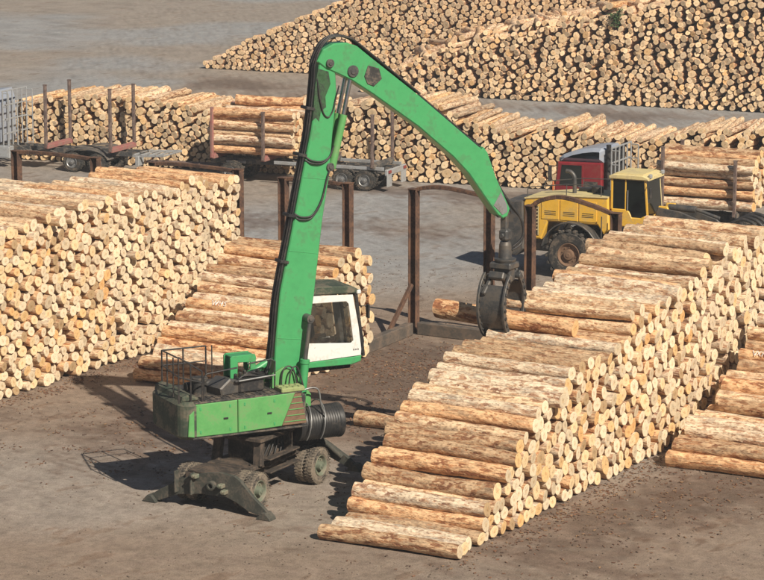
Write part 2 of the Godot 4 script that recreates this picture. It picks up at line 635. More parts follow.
func pile(called: String, logs: Array, face: Vector3, along: Vector3, axis: Vector3, length: float, most: int, names: Dictionary, group: String, seed_: int, flat := 1.2, barks := [0, 1, 2, 3, 4, 5], orange := 0.03, jut := 0.055) -> Array:
	# face: the middle of the logs at along = 0; the first `most` (largest in view) are things, the rest one stuff object
	rng.seed = seed_
	var tops := []
	for i in logs.size():
		tops.append(on_top(logs, i))
	var order := range(logs.size())
	order.sort_custom(func(a, b): return logs[a][0] - (30.0 if tops[a] else 0.0) < logs[b][0] - (30.0 if tops[b] else 0.0))
	var shown := {}
	for i in mini(most, order.size()):
		shown[order[i]] = true
	var by_u := range(logs.size())
	by_u.sort_custom(func(a, b): return logs[a][0] < logs[b][0])
	# the logs that lie on the ground, and over each of them its column of logs, counted upwards
	var ground := []
	for i in by_u:
		if logs[i][1] < logs[i][2] * 1.25 + names.floor:
			ground.append(i)
	var columns := {}
	for i in by_u:
		var near := 0
		for k in ground.size():
			if absf(logs[ground[k]][0] - logs[i][0]) < absf(logs[ground[near]][0] - logs[i][0]):
				near = k
		if not columns.has(near):
			columns[near] = []
		columns[near].append(i)
	var place := {}
	for n in columns:
		columns[n].sort_custom(func(a, b): return logs[a][1] < logs[b][1])
		for k in columns[n].size():
			place[columns[n][k]] = [n, k]
	var left := []
	for i in by_u:
		var l = logs[i]
		var sway := flat * (1.5 if tops[i] else 1.0)
		var ax := axis.rotated(Vector3.UP, deg_to_rad(rng.randf_range(-sway, sway)))
		ax = (ax + Vector3.UP * rng.randf_range(-0.008, 0.008)).normalized()
		var off := rng.randf_range(-jut, jut) if rng.randf() < 0.86 else rng.randf_range(-3.2 * jut, 3.2 * jut)
		if tops[i]:
			off *= 2.2
		var c: Vector3 = face + along * l[0] + Vector3.UP * l[1] + axis * off
		var at := log_at(c, ax, l[2], length * rng.randf_range(0.985, 1.015), rng.randf_range(0, TAU))
		if not shown.has(i):
			left.append(at)
			continue
		var roll := rng.randf()
		var tint := 4 if roll < orange else 0 if roll < 0.42 else 1 if roll < 0.66 else 2 if roll < 0.77 else 3 if roll < 0.94 else 5
		var look: String = ("thick " if l[2] > names.thick else "thin " if l[2] < names.thin else "") + ["pale", "cream", "tan", "greyish", "orange", "brownish"][tint] + "-ended log"
		var w = place[i]
		var label := ""
		if w[1] == 0:
			label = look + ", " + ORDINALS[mini(w[0], 39)] + " in the bottom row " + names.where
		else:
			label = look + ", " + ORDINALS[w[1]] + " up over bottom log " + NUMBERS[mini(w[0], 39)] + " " + names.where
		add_log(called, label, at, group, barks[rng.randi() % barks.size()], -1, tint)
	return left


func heap(called: String, label: String, list: Array, shade := Color.WHITE, spread := 0.14, seed_ := 5, warm := 0.5):
	# logs too many to name one by one: one stuff object, drawn as copies of a few log shapes
	if list.is_empty():
		return
	var g := RandomNumberGenerator.new()
	g.seed = seed_
	var o := thing(called, label, "")
	o.set_meta("kind", "stuff")
	var sets := [[], [], [], [], [], []]
	for t in list:
		sets[g.randi() % 6].append(t)
	for k in 6:
		for which in 2:
			if sets[k].is_empty():
				continue
			var mm := MultiMesh.new()
			mm.transform_format = MultiMesh.TRANSFORM_3D
			mm.use_colors = true
			mm.mesh = log_body[k] if which == 0 else log_end_near[k]
			mm.instance_count = sets[k].size()
			for i in sets[k].size():
				mm.set_instance_transform(i, sets[k][i])
				var v := 1.0 + g.randf_range(-spread, spread)
				var w := g.randf_range(0, warm)
				if g.randf() < 0.07:
					w = 1.0
				var c := Color(v, v * (1.0 - 0.16 * w), v * (1.0 - 0.36 * w))
				if g.randf() < 0.22:
					c = Color(v * 0.80, v * 0.79, v * 0.80)
				mm.set_instance_color(i, c * shade)
			var mi := MultiMeshInstance3D.new()
			mi.name = "log_side" if which == 0 else "cut_end"
			mi.multimesh = mm
			var key := "mm_%d_%d" % [k, which]
			if not M.has(key):
				var m: StandardMaterial3D = (bark_mats[k][0] if which == 0 else end_mats[k][0]).duplicate()
				m.vertex_color_use_as_albedo = true
				M[key] = m
			mi.material_override = M[key]
			o.add_child(mi, true)


func write_on(parent: MeshInstance3D, text: String, size: float, x0: float, angle: float, radius: float):
	# sprayed letters that follow the round of the log
	var tm := TextMesh.new()
	var f := SystemFont.new()
	f.font_names = PackedStringArray(["Droid Sans"])
	tm.font = f
	tm.text = text
	tm.font_size = 32
	tm.pixel_size = size / 26.0
	tm.depth = 0.012
	tm.curve_step = 2.0
	tm.horizontal_alignment = HORIZONTAL_ALIGNMENT_CENTER
	var a := tm.get_mesh_arrays()
	var vs: PackedVector3Array = a[Mesh.ARRAY_VERTEX]
	var idx: PackedInt32Array = a[Mesh.ARRAY_INDEX]
	var st := SurfaceTool.new()
	st.begin(Mesh.PRIMITIVE_TRIANGLES)
	st.set_smooth_group(-1)
	for i in idx:
		var p := vs[i]
		var r := radius + p.z
		var t := angle - p.y / radius
		st.add_vertex(Vector3(x0 + p.x * (1.0 + 0.06 * sin(p.x * 40.0)), r * cos(t), r * sin(t)))
	st.generate_normals()
	mesh_node("sprayed_lettering", st.commit(), M.spray, parent)


# ------------------------------------------------------------------ the setting
func spot(p: Vector2, c: Vector2, a: float, b: float, deg: float) -> float:   # 1 in the middle of an oval, 0 at its edge and beyond
	var d := (p - c).rotated(deg_to_rad(deg))
	return clampf(1.0 - sqrt(pow(d.x / a, 2) + pow(d.y / b, 2)), -1.0, 1.0)


func stain_at(p: Vector2, broad: FastNoiseLite, fine: FastNoiseLite) -> float:   # how much bark dirt lies trodden into the yard here
	var s := -1.0
	for q in [[8.5, -74.0, 10.0, 4.0, 60.0], [0.5, -82.0, 6.5, 7.0, -60.0], [3.0, -89.0, 8.0, 6.0, -30.0], [13.0, -80.0, 7.0, 4.0, 60.0], [-6.0, -80.0, 5.0, 9.0, 25.0],
			[-9.0, -91.0, 10.0, 2.2, 58.0], [-7.0, -122.0, 16.0, 3.0, -22.0], [4.0, -129.0, 16.0, 2.6, -20.0], [9.0, -163.0, 24.0, 3.0, -24.0], [-9.0, -176.0, 9.0, 3.0, -50.0], [-14.0, -131.0, 9.0, 3.0, -20.0], [16.0, -140.0, 10.0, 2.0, -20.0]]:
		s = maxf(s, spot(p, Vector2(q[0], q[1]), q[2], q[3], q[4]))
	return s * 0.8 + broad.get_noise_2d(p.x, p.y) * 0.8 + fine.get_noise_2d(p.x, p.y) * 0.35


func make_ground():
	var xs := []
	var zs := []
	for q in [[-3200, -200, 400], [-200, -60, 20], [-60, -22, 1.2], [-22, 24, 0.25], [24, 60, 1.2], [60, 200, 20], [200, 3201, 400]]:
		for k in int((q[1] - q[0]) / float(q[2])):
			xs.append(q[0] + k * float(q[2]))
	for q in [[400, -50, 30], [-50, -63, 1.3], [-63, -102, 0.26], [-102, -150, 0.5], [-150, -260, 1.4], [-260, -500, 30], [-500, -3500, 300]]:
		for k in int((q[0] - q[1]) / float(q[2])):
			zs.append(q[0] - k * float(q[2]))
	var broad := noise(501, 0.07, 4)
	var fine := noise(502, 0.9, 4)
	var track := noise(503, 0.5, 3)
	var warp := noise(504, 0.03, 2)
	var relief := noise(505, 0.45, 3)
	var pale := noise(506, 0.035, 3)
	var verts := PackedVector3Array()
	var cols := PackedColorArray()
	var uvs := PackedVector2Array()
	var uv2 := PackedVector2Array()
	for j in zs.size():
		for i in xs.size():
			var p := Vector2(xs[i], zs[j])
			var near: bool = absf(p.x) < 60.0 and p.y > -260.0 and p.y < -50.0
			var c := Color(0.325, 0.252, 0.200)
			var y := 0.0
			if near:
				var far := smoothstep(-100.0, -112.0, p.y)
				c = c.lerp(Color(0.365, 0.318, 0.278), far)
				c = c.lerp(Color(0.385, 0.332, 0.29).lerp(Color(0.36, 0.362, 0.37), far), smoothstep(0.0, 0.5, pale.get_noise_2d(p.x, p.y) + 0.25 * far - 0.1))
				var d := p.rotated(0.9 + warp.get_noise_2d(p.x, p.y) * 1.4)
				var t := track.get_noise_2d(d.x * 0.16, d.y * 1.9)
				var d2 := p.rotated(1.35 + warp.get_noise_2d(p.y, p.x) * 1.1)
				var t2 := track.get_noise_2d(d2.x * 0.1 + 77.0, d2.y * 1.5)
				c *= 1.0 + (t + t2) * 0.11 + fine.get_noise_2d(p.x * 1.7, p.y * 1.7) * 0.16
				var d3 := p.rotated(0.8 + warp.get_noise_2d(p.x * 0.7, p.y * 0.7 + 40.0) * 2.2)
				var mark := track.get_noise_2d(d3.x * 0.13 + 9.0, d3.y * 2.6)
				var s := stain_at(p, broad, fine)
				c = c.lerp(Color(0.175, 0.112, 0.082), smoothstep(0.05, 0.45, s + t * 0.35 + mark * 0.4) * 0.5)
				c = c.lerp(Color(0.075, 0.052, 0.042), smoothstep(0.40, 0.62, s + t2 * 0.35 + fine.get_noise_2d(p.y, p.x) * 0.3) * 0.35)
				c = c.lerp(Color(0.12, 0.082, 0.064), smoothstep(0.22, 0.5, mark) * 0.25)
				c = c.lerp(Color(0.34, 0.28, 0.235), smoothstep(0.2, 0.5, -mark) * 0.25)
				y = relief.get_noise_2d(p.x, p.y) * 0.007 + t * 0.006 - 0.008
			verts.append(Vector3(p.x, y, p.y))
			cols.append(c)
			uvs.append(Vector2(p.x, p.y))
			uv2.append(p.rotated(0.95))
	var idx := PackedInt32Array()
	var w := xs.size()
	for j in zs.size() - 1:
		for i in w - 1:
			var a := j * w + i
			idx.append_array([a, a + w, a + 1, a + 1, a + w, a + w + 1])
	var st := SurfaceTool.new()
	var arr := []
	arr.resize(Mesh.ARRAY_MAX)
	arr[Mesh.ARRAY_VERTEX] = verts
	arr[Mesh.ARRAY_COLOR] = cols
	arr[Mesh.ARRAY_TEX_UV] = uvs
	arr[Mesh.ARRAY_TEX_UV2] = uv2
	arr[Mesh.ARRAY_INDEX] = idx
	var am := ArrayMesh.new()
	am.add_surface_from_arrays(Mesh.PRIMITIVE_TRIANGLES, arr)
	st.create_from(am, 0)
	st.generate_normals()
	var s := 512
	var n1: PackedByteArray = noise(511, 0.035, 6).get_seamless_image(s, s).get_data()
	var n2: PackedByteArray = noise(512, 0.16, 3).get_seamless_image(s, s).get_data()
	var px := PackedByteArray()
	px.resize(s * s * 3)
	var hp := px.duplicate()
	for i in s * s:
		var f := n1[i] / 255.0
		var g := n2[i] / 255.0
		var v := 0.86 + (f - 0.5) * 0.30 + (g - 0.5) * 0.52
		if g > 0.80:
			v += 0.16
		if g < 0.18:
			v *= 0.8
		put_px(px, i * 3, Color(v, v * 0.985, v * 0.965))
		var hv := clampi(int(f * 120 + g * 130), 0, 255)
		hp[i * 3] = hv
		hp[i * 3 + 1] = hv
		hp[i * 3 + 2] = hv
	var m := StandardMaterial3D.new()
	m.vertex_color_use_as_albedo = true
	m.albedo_texture = to_texture(Vector2i(s, s), px)
	m.uv1_scale = Vector3(0.21, 0.21, 1)
	m.roughness = 0.95
	m.metallic_specular = 0.3
	m.heightmap_enabled = true
	m.heightmap_texture = to_texture(Vector2i(s, s), hp)
	m.heightmap_scale = 1.0
	# tyre streaks and scuffs, drawn out along the lanes
	var sn := noise(521, 0.022, 5)
	sn.domain_warp_enabled = true
	sn.domain_warp_amplitude = 26.0
	sn.domain_warp_frequency = 0.008
	var sa := sn.get_seamless_image(320, 768)
	sa.resize(768, 768, Image.INTERPOLATE_CUBIC)
	var sb := noise(523, 0.06, 4).get_seamless_image(384, 768)
	sb.resize(768, 768, Image.INTERPOLATE_CUBIC)
	var da := sa.get_data()
	var db := sb.get_data()
	var sp3 := PackedByteArray()
	sp3.resize(768 * 768 * 3)
	for i in 768 * 768:
		var f := da[i] / 255.0
		var g2 := db[i] / 255.0
		var v := 0.93 + (f - 0.5) * 0.20 + (g2 - 0.5) * 0.14
		var red := smoothstep(0.66, 0.76, f * 0.72 + g2 * 0.30)
		var drk := smoothstep(0.60, 0.69, g2 * 0.8 + (1.0 - f) * 0.22)
		put_px(sp3, i * 3, Color(v, v * (1.0 - 0.07 * red), v * (1.0 - 0.12 * red)) * (1.0 - 0.20 * red - 0.13 * drk))
	m.detail_enabled = true
	m.detail_albedo = to_texture(Vector2i(768, 768), sp3)
	m.detail_uv_layer = BaseMaterial3D.DETAIL_UV_2
	m.detail_blend_mode = BaseMaterial3D.BLEND_MODE_MUL
	m.uv2_scale = Vector3(0.036, 0.036, 1)
	var o := mesh_node("ground", st.commit(), m, self)
	tag(o, "dusty grey brown asphalt yard with tyre streaks and trodden bark", "", "", "structure")
	# loose bark and splinters
	var chip := MB.new()
	chip.box(Vector3.ZERO, Vector3(0.09, 0.014, 0.03), 0.005, Basis(Vector3.UP, 0.2))
	var cm := chip.done()
	var g := RandomNumberGenerator.new()
	g.seed = 77
	var list := []
	var tries := 0
	while list.size() < 11000 and tries < 90000:
		tries += 1
		var p := Vector2(g.randf_range(-16, 18), g.randf_range(-104, -66))
		var sp := stain_at(p, broad, fine) * 0.55
		for q in [[6.6, -74.8, 10.0, 1.3, 60.0], [0.8, -90.5, 4.5, 3.0, -30.0], [2.4, -86.0, 3.0, 4.0, 0.0], [-10.2, -88.9, 9.0, 0.9, 60.0], [-1.0, -83.0, 4.0, 2.0, 20.0]]:
			sp = maxf(sp, spot(p, Vector2(q[0], q[1]), q[2], q[3], q[4]) * 1.5)
		if g.randf() * 1.3 < sp - 0.1 + fine.get_noise_2d(p.x * 0.8, p.y * 0.8) * 0.7:
			list.append(p)
	var mm := MultiMesh.new()
	mm.transform_format = MultiMesh.TRANSFORM_3D
	mm.use_colors = true
	mm.mesh = cm
	mm.instance_count = list.size()
	for i in list.size():
		var b := Basis(Vector3.UP, g.randf() * TAU) * Basis(Vector3.RIGHT, g.randf_range(-0.5, 0.5)) * Basis.from_scale(Vector3(g.randf_range(0.25, 1.2), g.randf_range(0.5, 1.8), g.randf_range(0.4, 1.6)))
		mm.set_instance_transform(i, Transform3D(b, Vector3(list[i].x, 0.012, list[i].y)))
		mm.set_instance_color(i, [Color(0.15, 0.075, 0.045), Color(0.19, 0.095, 0.055), Color(0.26, 0.155, 0.085), Color(0.09, 0.055, 0.04), Color(0.16, 0.085, 0.055)][g.randi() % 5] * g.randf_range(0.8, 1.15))
	var mi := MultiMeshInstance3D.new()
	mi.name = "bark_litter"
	mi.multimesh = mm
	var lm := StandardMaterial3D.new()
	lm.vertex_color_use_as_albedo = true
	lm.roughness = 0.95
	mi.material_override = lm
	add_child(mi)
	tag(mi, "loose reddish bark and splinters strewn over the yard", "", "", "stuff")


func make_grit():
	# small stones and crumbs of bark over the hard surface
	var m := MB.new()
	m.box(Vector3.ZERO, Vector3(0.06, 0.035, 0.05), 0.015, Basis(Vector3.UP, 0.4))
	var g := RandomNumberGenerator.new()
	g.seed = 78
	var clump := noise(530, 0.25, 3)
	var list := []
	while list.size() < 5200:
		var p := Vector2(g.randf_range(-17, 20), g.randf_range(-112, -64))
		if clump.get_noise_2d(p.x, p.y) + g.randf_range(-0.5, 0.25) > 0.0:
			list.append(p)
	var mm := MultiMesh.new()
	mm.transform_format = MultiMesh.TRANSFORM_3D
	mm.use_colors = true
	mm.mesh = m.done()
	mm.instance_count = list.size()
	for i in list.size():
		var b := Basis(Vector3.UP, g.randf() * TAU) * Basis.from_scale(Vector3.ONE * g.randf_range(0.25, 0.9))
		mm.set_instance_transform(i, Transform3D(b, Vector3(list[i].x, 0.004, list[i].y)))
		mm.set_instance_color(i, [Color(0.25, 0.205, 0.17), Color(0.15, 0.11, 0.085), Color(0.20, 0.155, 0.125), Color(0.10, 0.075, 0.06)][g.randi() % 4])
	var mi := MultiMeshInstance3D.new()
	mi.name = "gravel"
	mi.multimesh = mm
	var lm := StandardMaterial3D.new()
	lm.vertex_color_use_as_albedo = true
	lm.roughness = 0.95
	mi.material_override = lm
	add_child(mi)
	tag(mi, "scattered small stones and crumbs on the yard", "", "", "stuff")


func post(parent: Node3D, called: String, at: Vector3, h: float):   # an I-section steel upright
	var m := MB.new()
	m.box(at + Vector3(0, h / 2, 0), Vector3(0.29, h, 0.03), 0.006)
	for s in [-1.0, 1.0]:
		m.box(at + Vector3(0.145 * s, h / 2, 0), Vector3(0.03, h, 0.30), 0.006)
	m.box(at + Vector3(0, h + 0.012, 0), Vector3(0.36, 0.03, 0.34), 0.006)
	m.box(at + Vector3(0, 0.012, 0), Vector3(0.5, 0.03, 0.5), 0.006)
	part(parent, called, m, M.rust)


func gallows(v0: float, v1: float, u: float, rise: float, label: String, brace := 0):
	# a goalpost frame that holds the end of a stack
	var o := thing("steel_frame", label, "frame", Transform3D(Basis(V, Vector3.UP, V.cross(Vector3.UP)), U * u + V * v0), "steel frames at the ends of the log stacks")
	var w := v1 - v0
	post(o, "post", Vector3.ZERO, 5.25)
	post(o, "post", Vector3(w, 0, 0), 5.25)
	var m := MB.new()
	var pts := bend([Vector3(0, 5.17, 0), Vector3(w * 0.12, 5.2 + rise * 0.6, 0), Vector3(w * 0.38, 5.2 + rise, 0), Vector3(w * 0.75, 5.2 + rise * 0.5, 0), Vector3(w, 5.17, 0)], 4)
	for i in pts.size() - 1:
		m.span(pts[i], pts[i + 1] + (pts[i + 1] - pts[i]) * 0.06, 0.15 - 0.002 * (i % 2), 0.15 - 0.002 * (i % 2), 0.02)
	part(o, "crossbar", m, M.rust)
	for b in brace:
		var bm := MB.new()
		var x := w if b == 1 else 0.0
		bm.span(Vector3(x - 0.02, 1.75, 0.12), Vector3(x - 0.35, 0.03, 1.35), 0.14, 0.14, 0.01)
		part(o, "brace", bm, M.rust)


func make_piles():
	# the stepped stack in front of the handler's right
	var right := stack([[59.2, 0.55], [61.2, 0.6], [61.4, 1.15], [62.0, 1.25], [62.2, 1.8], [62.9, 1.95], [63.1, 2.5], [63.8, 2.9], [64.5, 3.25], [66.5, 3.8], [67.9, 3.95], [69.9, 4.0], [70.5, 4.7], [72.0, 4.85], [73.9, 5.0], [75.0, 5.2], [76.2, 5.45], [77.6, 5.75], [80.4, 5.7], [81.3, 5.6]], 0.20, 0.35, 11)
	var rest: Array = pile("pine_log", right, V * -34.25, U, V, 4.08, 300, {"where": "from near end, right stack", "thick": 0.30, "thin": 0.225, "floor": 0.0}, "pine logs in the stepped right stack", 21)
	heap("log_stack", "pale pine logs deep in the far part of the stepped right stack", rest, Color.WHITE, 0.1, 3, 0.35)
	# the long pale stack on the left
	var lft := stack([[67.7, 5.5], [69.9, 5.65], [72.4, 6.0], [75.6, 5.85], [77.7, 5.75], [79.3, 5.9], [82.6, 5.55]], 0.175, 0.325, 12)
	rest = pile("peeled_log", lft, V * -55.75, U, V, 4.08, 300, {"where": "from near end, left stack", "thick": 0.28, "thin": 0.2, "floor": 0.0}, "peeled logs in the left stack", 22, 1.2, [0, 3, 3, 1, 0, 5], 0.03, 0.075)
	heap("log_stack", "cream coloured peeled logs in the far part of the long left stack", rest, Color.WHITE, 0.1, 4, 0.3)
	var back := stack([[68.6, 5.4], [72.0, 5.75], [77.0, 5.7], [77.6, 4.9]], 0.17, 0.32, 13)
	var list := []
	rng.seed = 31
	for l in back:
		list.append(log_at(U * l[0] + V * (-60.3 + rng.randf_range(-0.08, 0.08)) + Vector3.UP * l[1], V.rotated(Vector3.UP, rng.randf_range(-0.04, 0.04)), l[2], 4.5, rng.randf() * TAU))
	heap("log_stack", "second rank of pale logs behind the long left stack", list, Color.WHITE, 0.1, 6, 0.3)
	# the barked stack behind the handler
	var mid := stack([[72.4, 0.5], [73.4, 0.95], [74.6, 1.75], [76.0, 2.45], [77.0, 3.0], [78.2, 3.8], [79.6, 4.0], [80.4, 3.5]], 0.20, 0.33, 14)
	var w := take(mid, 76.1, 2.6)
	var a := add_log("lettered_log", "barked log with white sprayed letters WHS behind the handler's boom", log_at(U * w[0] + V * -49.1 + Vector3.UP * w[1], V, w[2], 4.9, 0.0), "", 1, 1)
	write_on(a, "WHS", 0.22, -0.95, 0.85, 0.264)
	pile("barked_log", mid, V * -49.15, U, V, 4.8, 300, {"where": "from near end, stack behind handler", "thick": 0.29, "thin": 0.22, "floor": 0.0}, "barked logs behind the handler", 23, 1.2, [1, 2, 4, 2])
	# the stack that leaves the frame at the right
	var fore := stack([[70.75, 0.5], [71.8, 0.95], [73.2, 1.25], [74.4, 1.7], [76.2, 2.3], [76.8, 3.0], [78.6, 3.6]], 0.22, 0.34, 15)
	w = take(fore, 76.3, 2.2)
	a = add_log("lettered_log", "red brown log with white sprayed letters VXHS at the right edge", log_at(U * w[0] + V * -28.95 + Vector3.UP * w[1], V, w[2], 4.8, 0.0), "", 4, 1)
	write_on(a, "VXHS", 0.19, -1.5, 0.85, 0.264)
	pile("barked_log", fore, V * -29.0, U, V, 4.7, 300, {"where": "from near end, right edge stack", "thick": 0.30, "thin": 0.24, "floor": 0.0}, "barked logs at the right edge", 24, 1.0, [2, 4, 4, 1], 0.05, 0.1)
	# the log in the grapple and one left on the ground
	add_log("lifted_log", "red barked log held in the handler's grapple above the right stack", log_at(U * 69.55 + V * -35.95 + Vector3.UP * 4.30, (V + Vector3.UP * -0.03).normalized(), 0.28, 4.6, 2.0), "", 4, 1)
	add_log("fallen_log", "short log lying on the ground behind the near end of the right stack", log_at(U * 71.1 + V * -40.3 + Vector3.UP * 0.24, V.rotated(Vector3.UP, 0.05), 0.24, 3.2, 1.0), "", 1, 2)
	# the long row behind the trucks
	var D := Vector3(0.934, 0, 0.358)
	var N := Vector3(0.358, 0, -0.934)
	var row := stack([[-1.0, 3.0], [0.5, 3.4], [4.0, 3.7], [9.7, 3.5], [10.4, 2.7], [12.5, 3.2], [14.9, 3.9], [17.0, 3.5], [19.5, 4.2], [21.2, 4.3], [23.0, 3.9], [25.0, 3.2], [27.6, 2.8], [29.2, 3.4], [31.2, 2.9], [34.2, 2.8], [36.2, 3.5], [42.0, 3.5]], 0.15, 0.33, 16, 0.0, 18, 0.91)
	list = []
	for l in row:
		var top := 1.0 if l[1] > 2.4 else 0.5
		list.append(log_at(Vector3(-18.57, 0, -141.17) + D * l[0] + N * (2.2 + rng.randf_range(-0.07, 0.07)) + Vector3.UP * l[1], (-N).rotated(Vector3.UP, rng.randf_range(-0.05, 0.05) * top * 2.0), l[2], 4.4, rng.randf() * TAU))
	heap("log_row", "long row of weathered logs stacked end on behind the log trucks", list, Color(0.95, 0.90, 0.84), 0.17, 7, 0.6)
	# the great stack at the far end: a front rank and a taller one behind
	D = Vector3(0.914, 0, 0.405)
	N = Vector3(0.405, 0, -0.914)
	var b0 := Vector3(-0.13, 0, -171.26)
	for k in 2:
		var prof := [[-1.5, 0.5], [0.0, 1.2], [1.4, 1.8], [4.8, 3.2], [8.2, 4.1], [12.1, 4.8], [17.3, 6.1], [21.0, 7.3], [26.0, 8.2], [30.0, 8.6]]
		if k == 1:
			prof = [[-17.0, 0.4], [-13.5, 2.2], [-9.7, 3.8], [-6.0, 5.3], [-2.0, 6.8], [3.0, 8.0], [9.0, 9.0], [16.0, 9.8], [27.0, 10.6]]
		var s := stack(prof, 0.16, 0.31, 17 + k, 0.0, 16, 0.90)
		list = []
		for l in s:
			var t := log_at(b0 + D * l[0] + N * ((4.0 if k == 0 else 10.4) + rng.randf_range(-0.06, 0.06)) + Vector3.UP * l[1], (-N).rotated(Vector3.UP, rng.randf_range(-0.06, 0.06)), l[2], 4.4 + 3.6 * (1 - k), rng.randf() * TAU)
			list.append(t)
		if k == 0:   # loose logs slewed about on the shelf between the two ranks
			for i in 150:
				var sl := rng.randf_range(0.0, 17.0)
				list.append(log_at(b0 + D * sl + N * rng.randf_range(2.2, 6.8) + Vector3.UP * (height_of(prof, sl) + rng.randf_range(0.1, 0.45)), (-N).rotated(Vector3.UP, rng.randfn(0.35, 0.22)), rng.randf_range(0.16, 0.26), 4.4, rng.randf() * TAU))
		heap("log_mountain", ["front rank of the great log stack at the far end of the yard", "tall rear rank of the great log stack at the far end"][k], list, Color(1.0, 0.93, 0.87), 0.17, 8 + k, 0.6)
	# frames, kerbs
	gallows(-66.2, -62.3, 85.4, 0.05, "steel frame behind the far left corner of the left stack")
	gallows(-59.6, -55.7, 85.5, 0.06, "steel frame at the back end of the long left stack", 0)
	gallows(-53.1, -50.3, 84.6, 0.05, "steel frame behind the handler's boom with braced right post", 2)
	gallows(-47.5, -44.4, 84.6, 0.2, "free standing steel frame with arched bar left of the grapple", 1)
	gallows(-42.1, -38.8, 83.3, 0.45, "steel frame with peaked bar before the yellow loader")
	for q in [[Vector3(-0.67, 0, -92.97), Vector3(1.0, 0, -96.3), "low dirty kerb beam running from the cab to the arched frame"], [Vector3(1.35, 0, -96.45), Vector3(6.2, 0, -93.6), "low dirty kerb beam under the grapple beside the right stack"]]:
		var m := MB.new()
		m.span(q[0] + Vector3.UP * 0.22, q[1] + Vector3.UP * 0.22, 0.32, 0.46, 0.03)
		var k := mesh_node("kerb_beam", m.done(), M.concrete, self)
		tag(k, q[2], "kerb")


# ------------------------------------------------------------------ vehicles
func wheel(parent: Node3D, at: Transform3D, r: float, w: float, dual: bool, tyre_mat: Material, rim_mat: Material, lugs := 22, deep := 0.025, hub := 1.0):
	# axle along local x, outer face at +x
	var o := holder(parent, "wheel", at)
	for k in (2 if dual else 1):
		var x1 := -k * (w + 0.06)
		var x0 := x1 - w
		var m := MB.new()
		var sh := w * 0.16
		m.lathe([Vector2(x0 + 0.03, r * 0.56 * hub), Vector2(x0, r * 0.66 * hub), Vector2(x0, r * 0.86), Vector2(x0 + sh, r - deep), Vector2(x1 - sh, r - deep), Vector2(x1, r * 0.86), Vector2(x1, r * 0.66 * hub), Vector2(x1 - 0.03, r * 0.56 * hub), Vector2(x1 - w * 0.3, r * 0.54 * hub)], Transform3D.IDENTITY, 36)
		for i in lugs:
			for s in [-1.0, 1.0]:
				var t: float = TAU * (i + (0.25 if s > 0 else -0.25)) / lugs
				var b := Basis(Vector3.RIGHT, t)
				m.box(b * Vector3((x0 + x1) / 2 + s * w * 0.255, r - deep * 0.4, 0), Vector3(w * 0.46, deep * 1.5, TAU * r / lugs * 0.48), deep * 0.3, b)
		part(o, "tyre", m, tyre_mat)
	var h := MB.new()
	r *= hub
	h.lathe([Vector2(-w * 0.9, r * 0.3), Vector2(-w * 0.5, r * 0.545), Vector2(-0.02, r * 0.575), Vector2(0.0, r * 0.56), Vector2(-0.02, r * 0.52), Vector2(-0.10, r * 0.46), Vector2(-0.11, r * 0.26), Vector2(0.02, r * 0.23), Vector2(0.03, r * 0.12), Vector2(0.05, r * 0.1), Vector2(0.05, 0)], Transform3D.IDENTITY, 28)
	for i in 10:
		var t := TAU * i / 10
		h.rod(Vector3(-0.11, cos(t) * r * 0.36, sin(t) * r * 0.36), Vector3(-0.075, cos(t) * r * 0.36, sin(t) * r * 0.36), r * 0.03, 6)
	part(o, "rim", h, rim_mat)


static func axle(x: float, y: float, z: float, side: float) -> Transform3D:   # a wheel whose outer face looks along side * z
	return Transform3D(Basis(Vector3(0, 0, side), Vector3.UP, Vector3(-side, 0, 0)), Vector3(x, y, z))


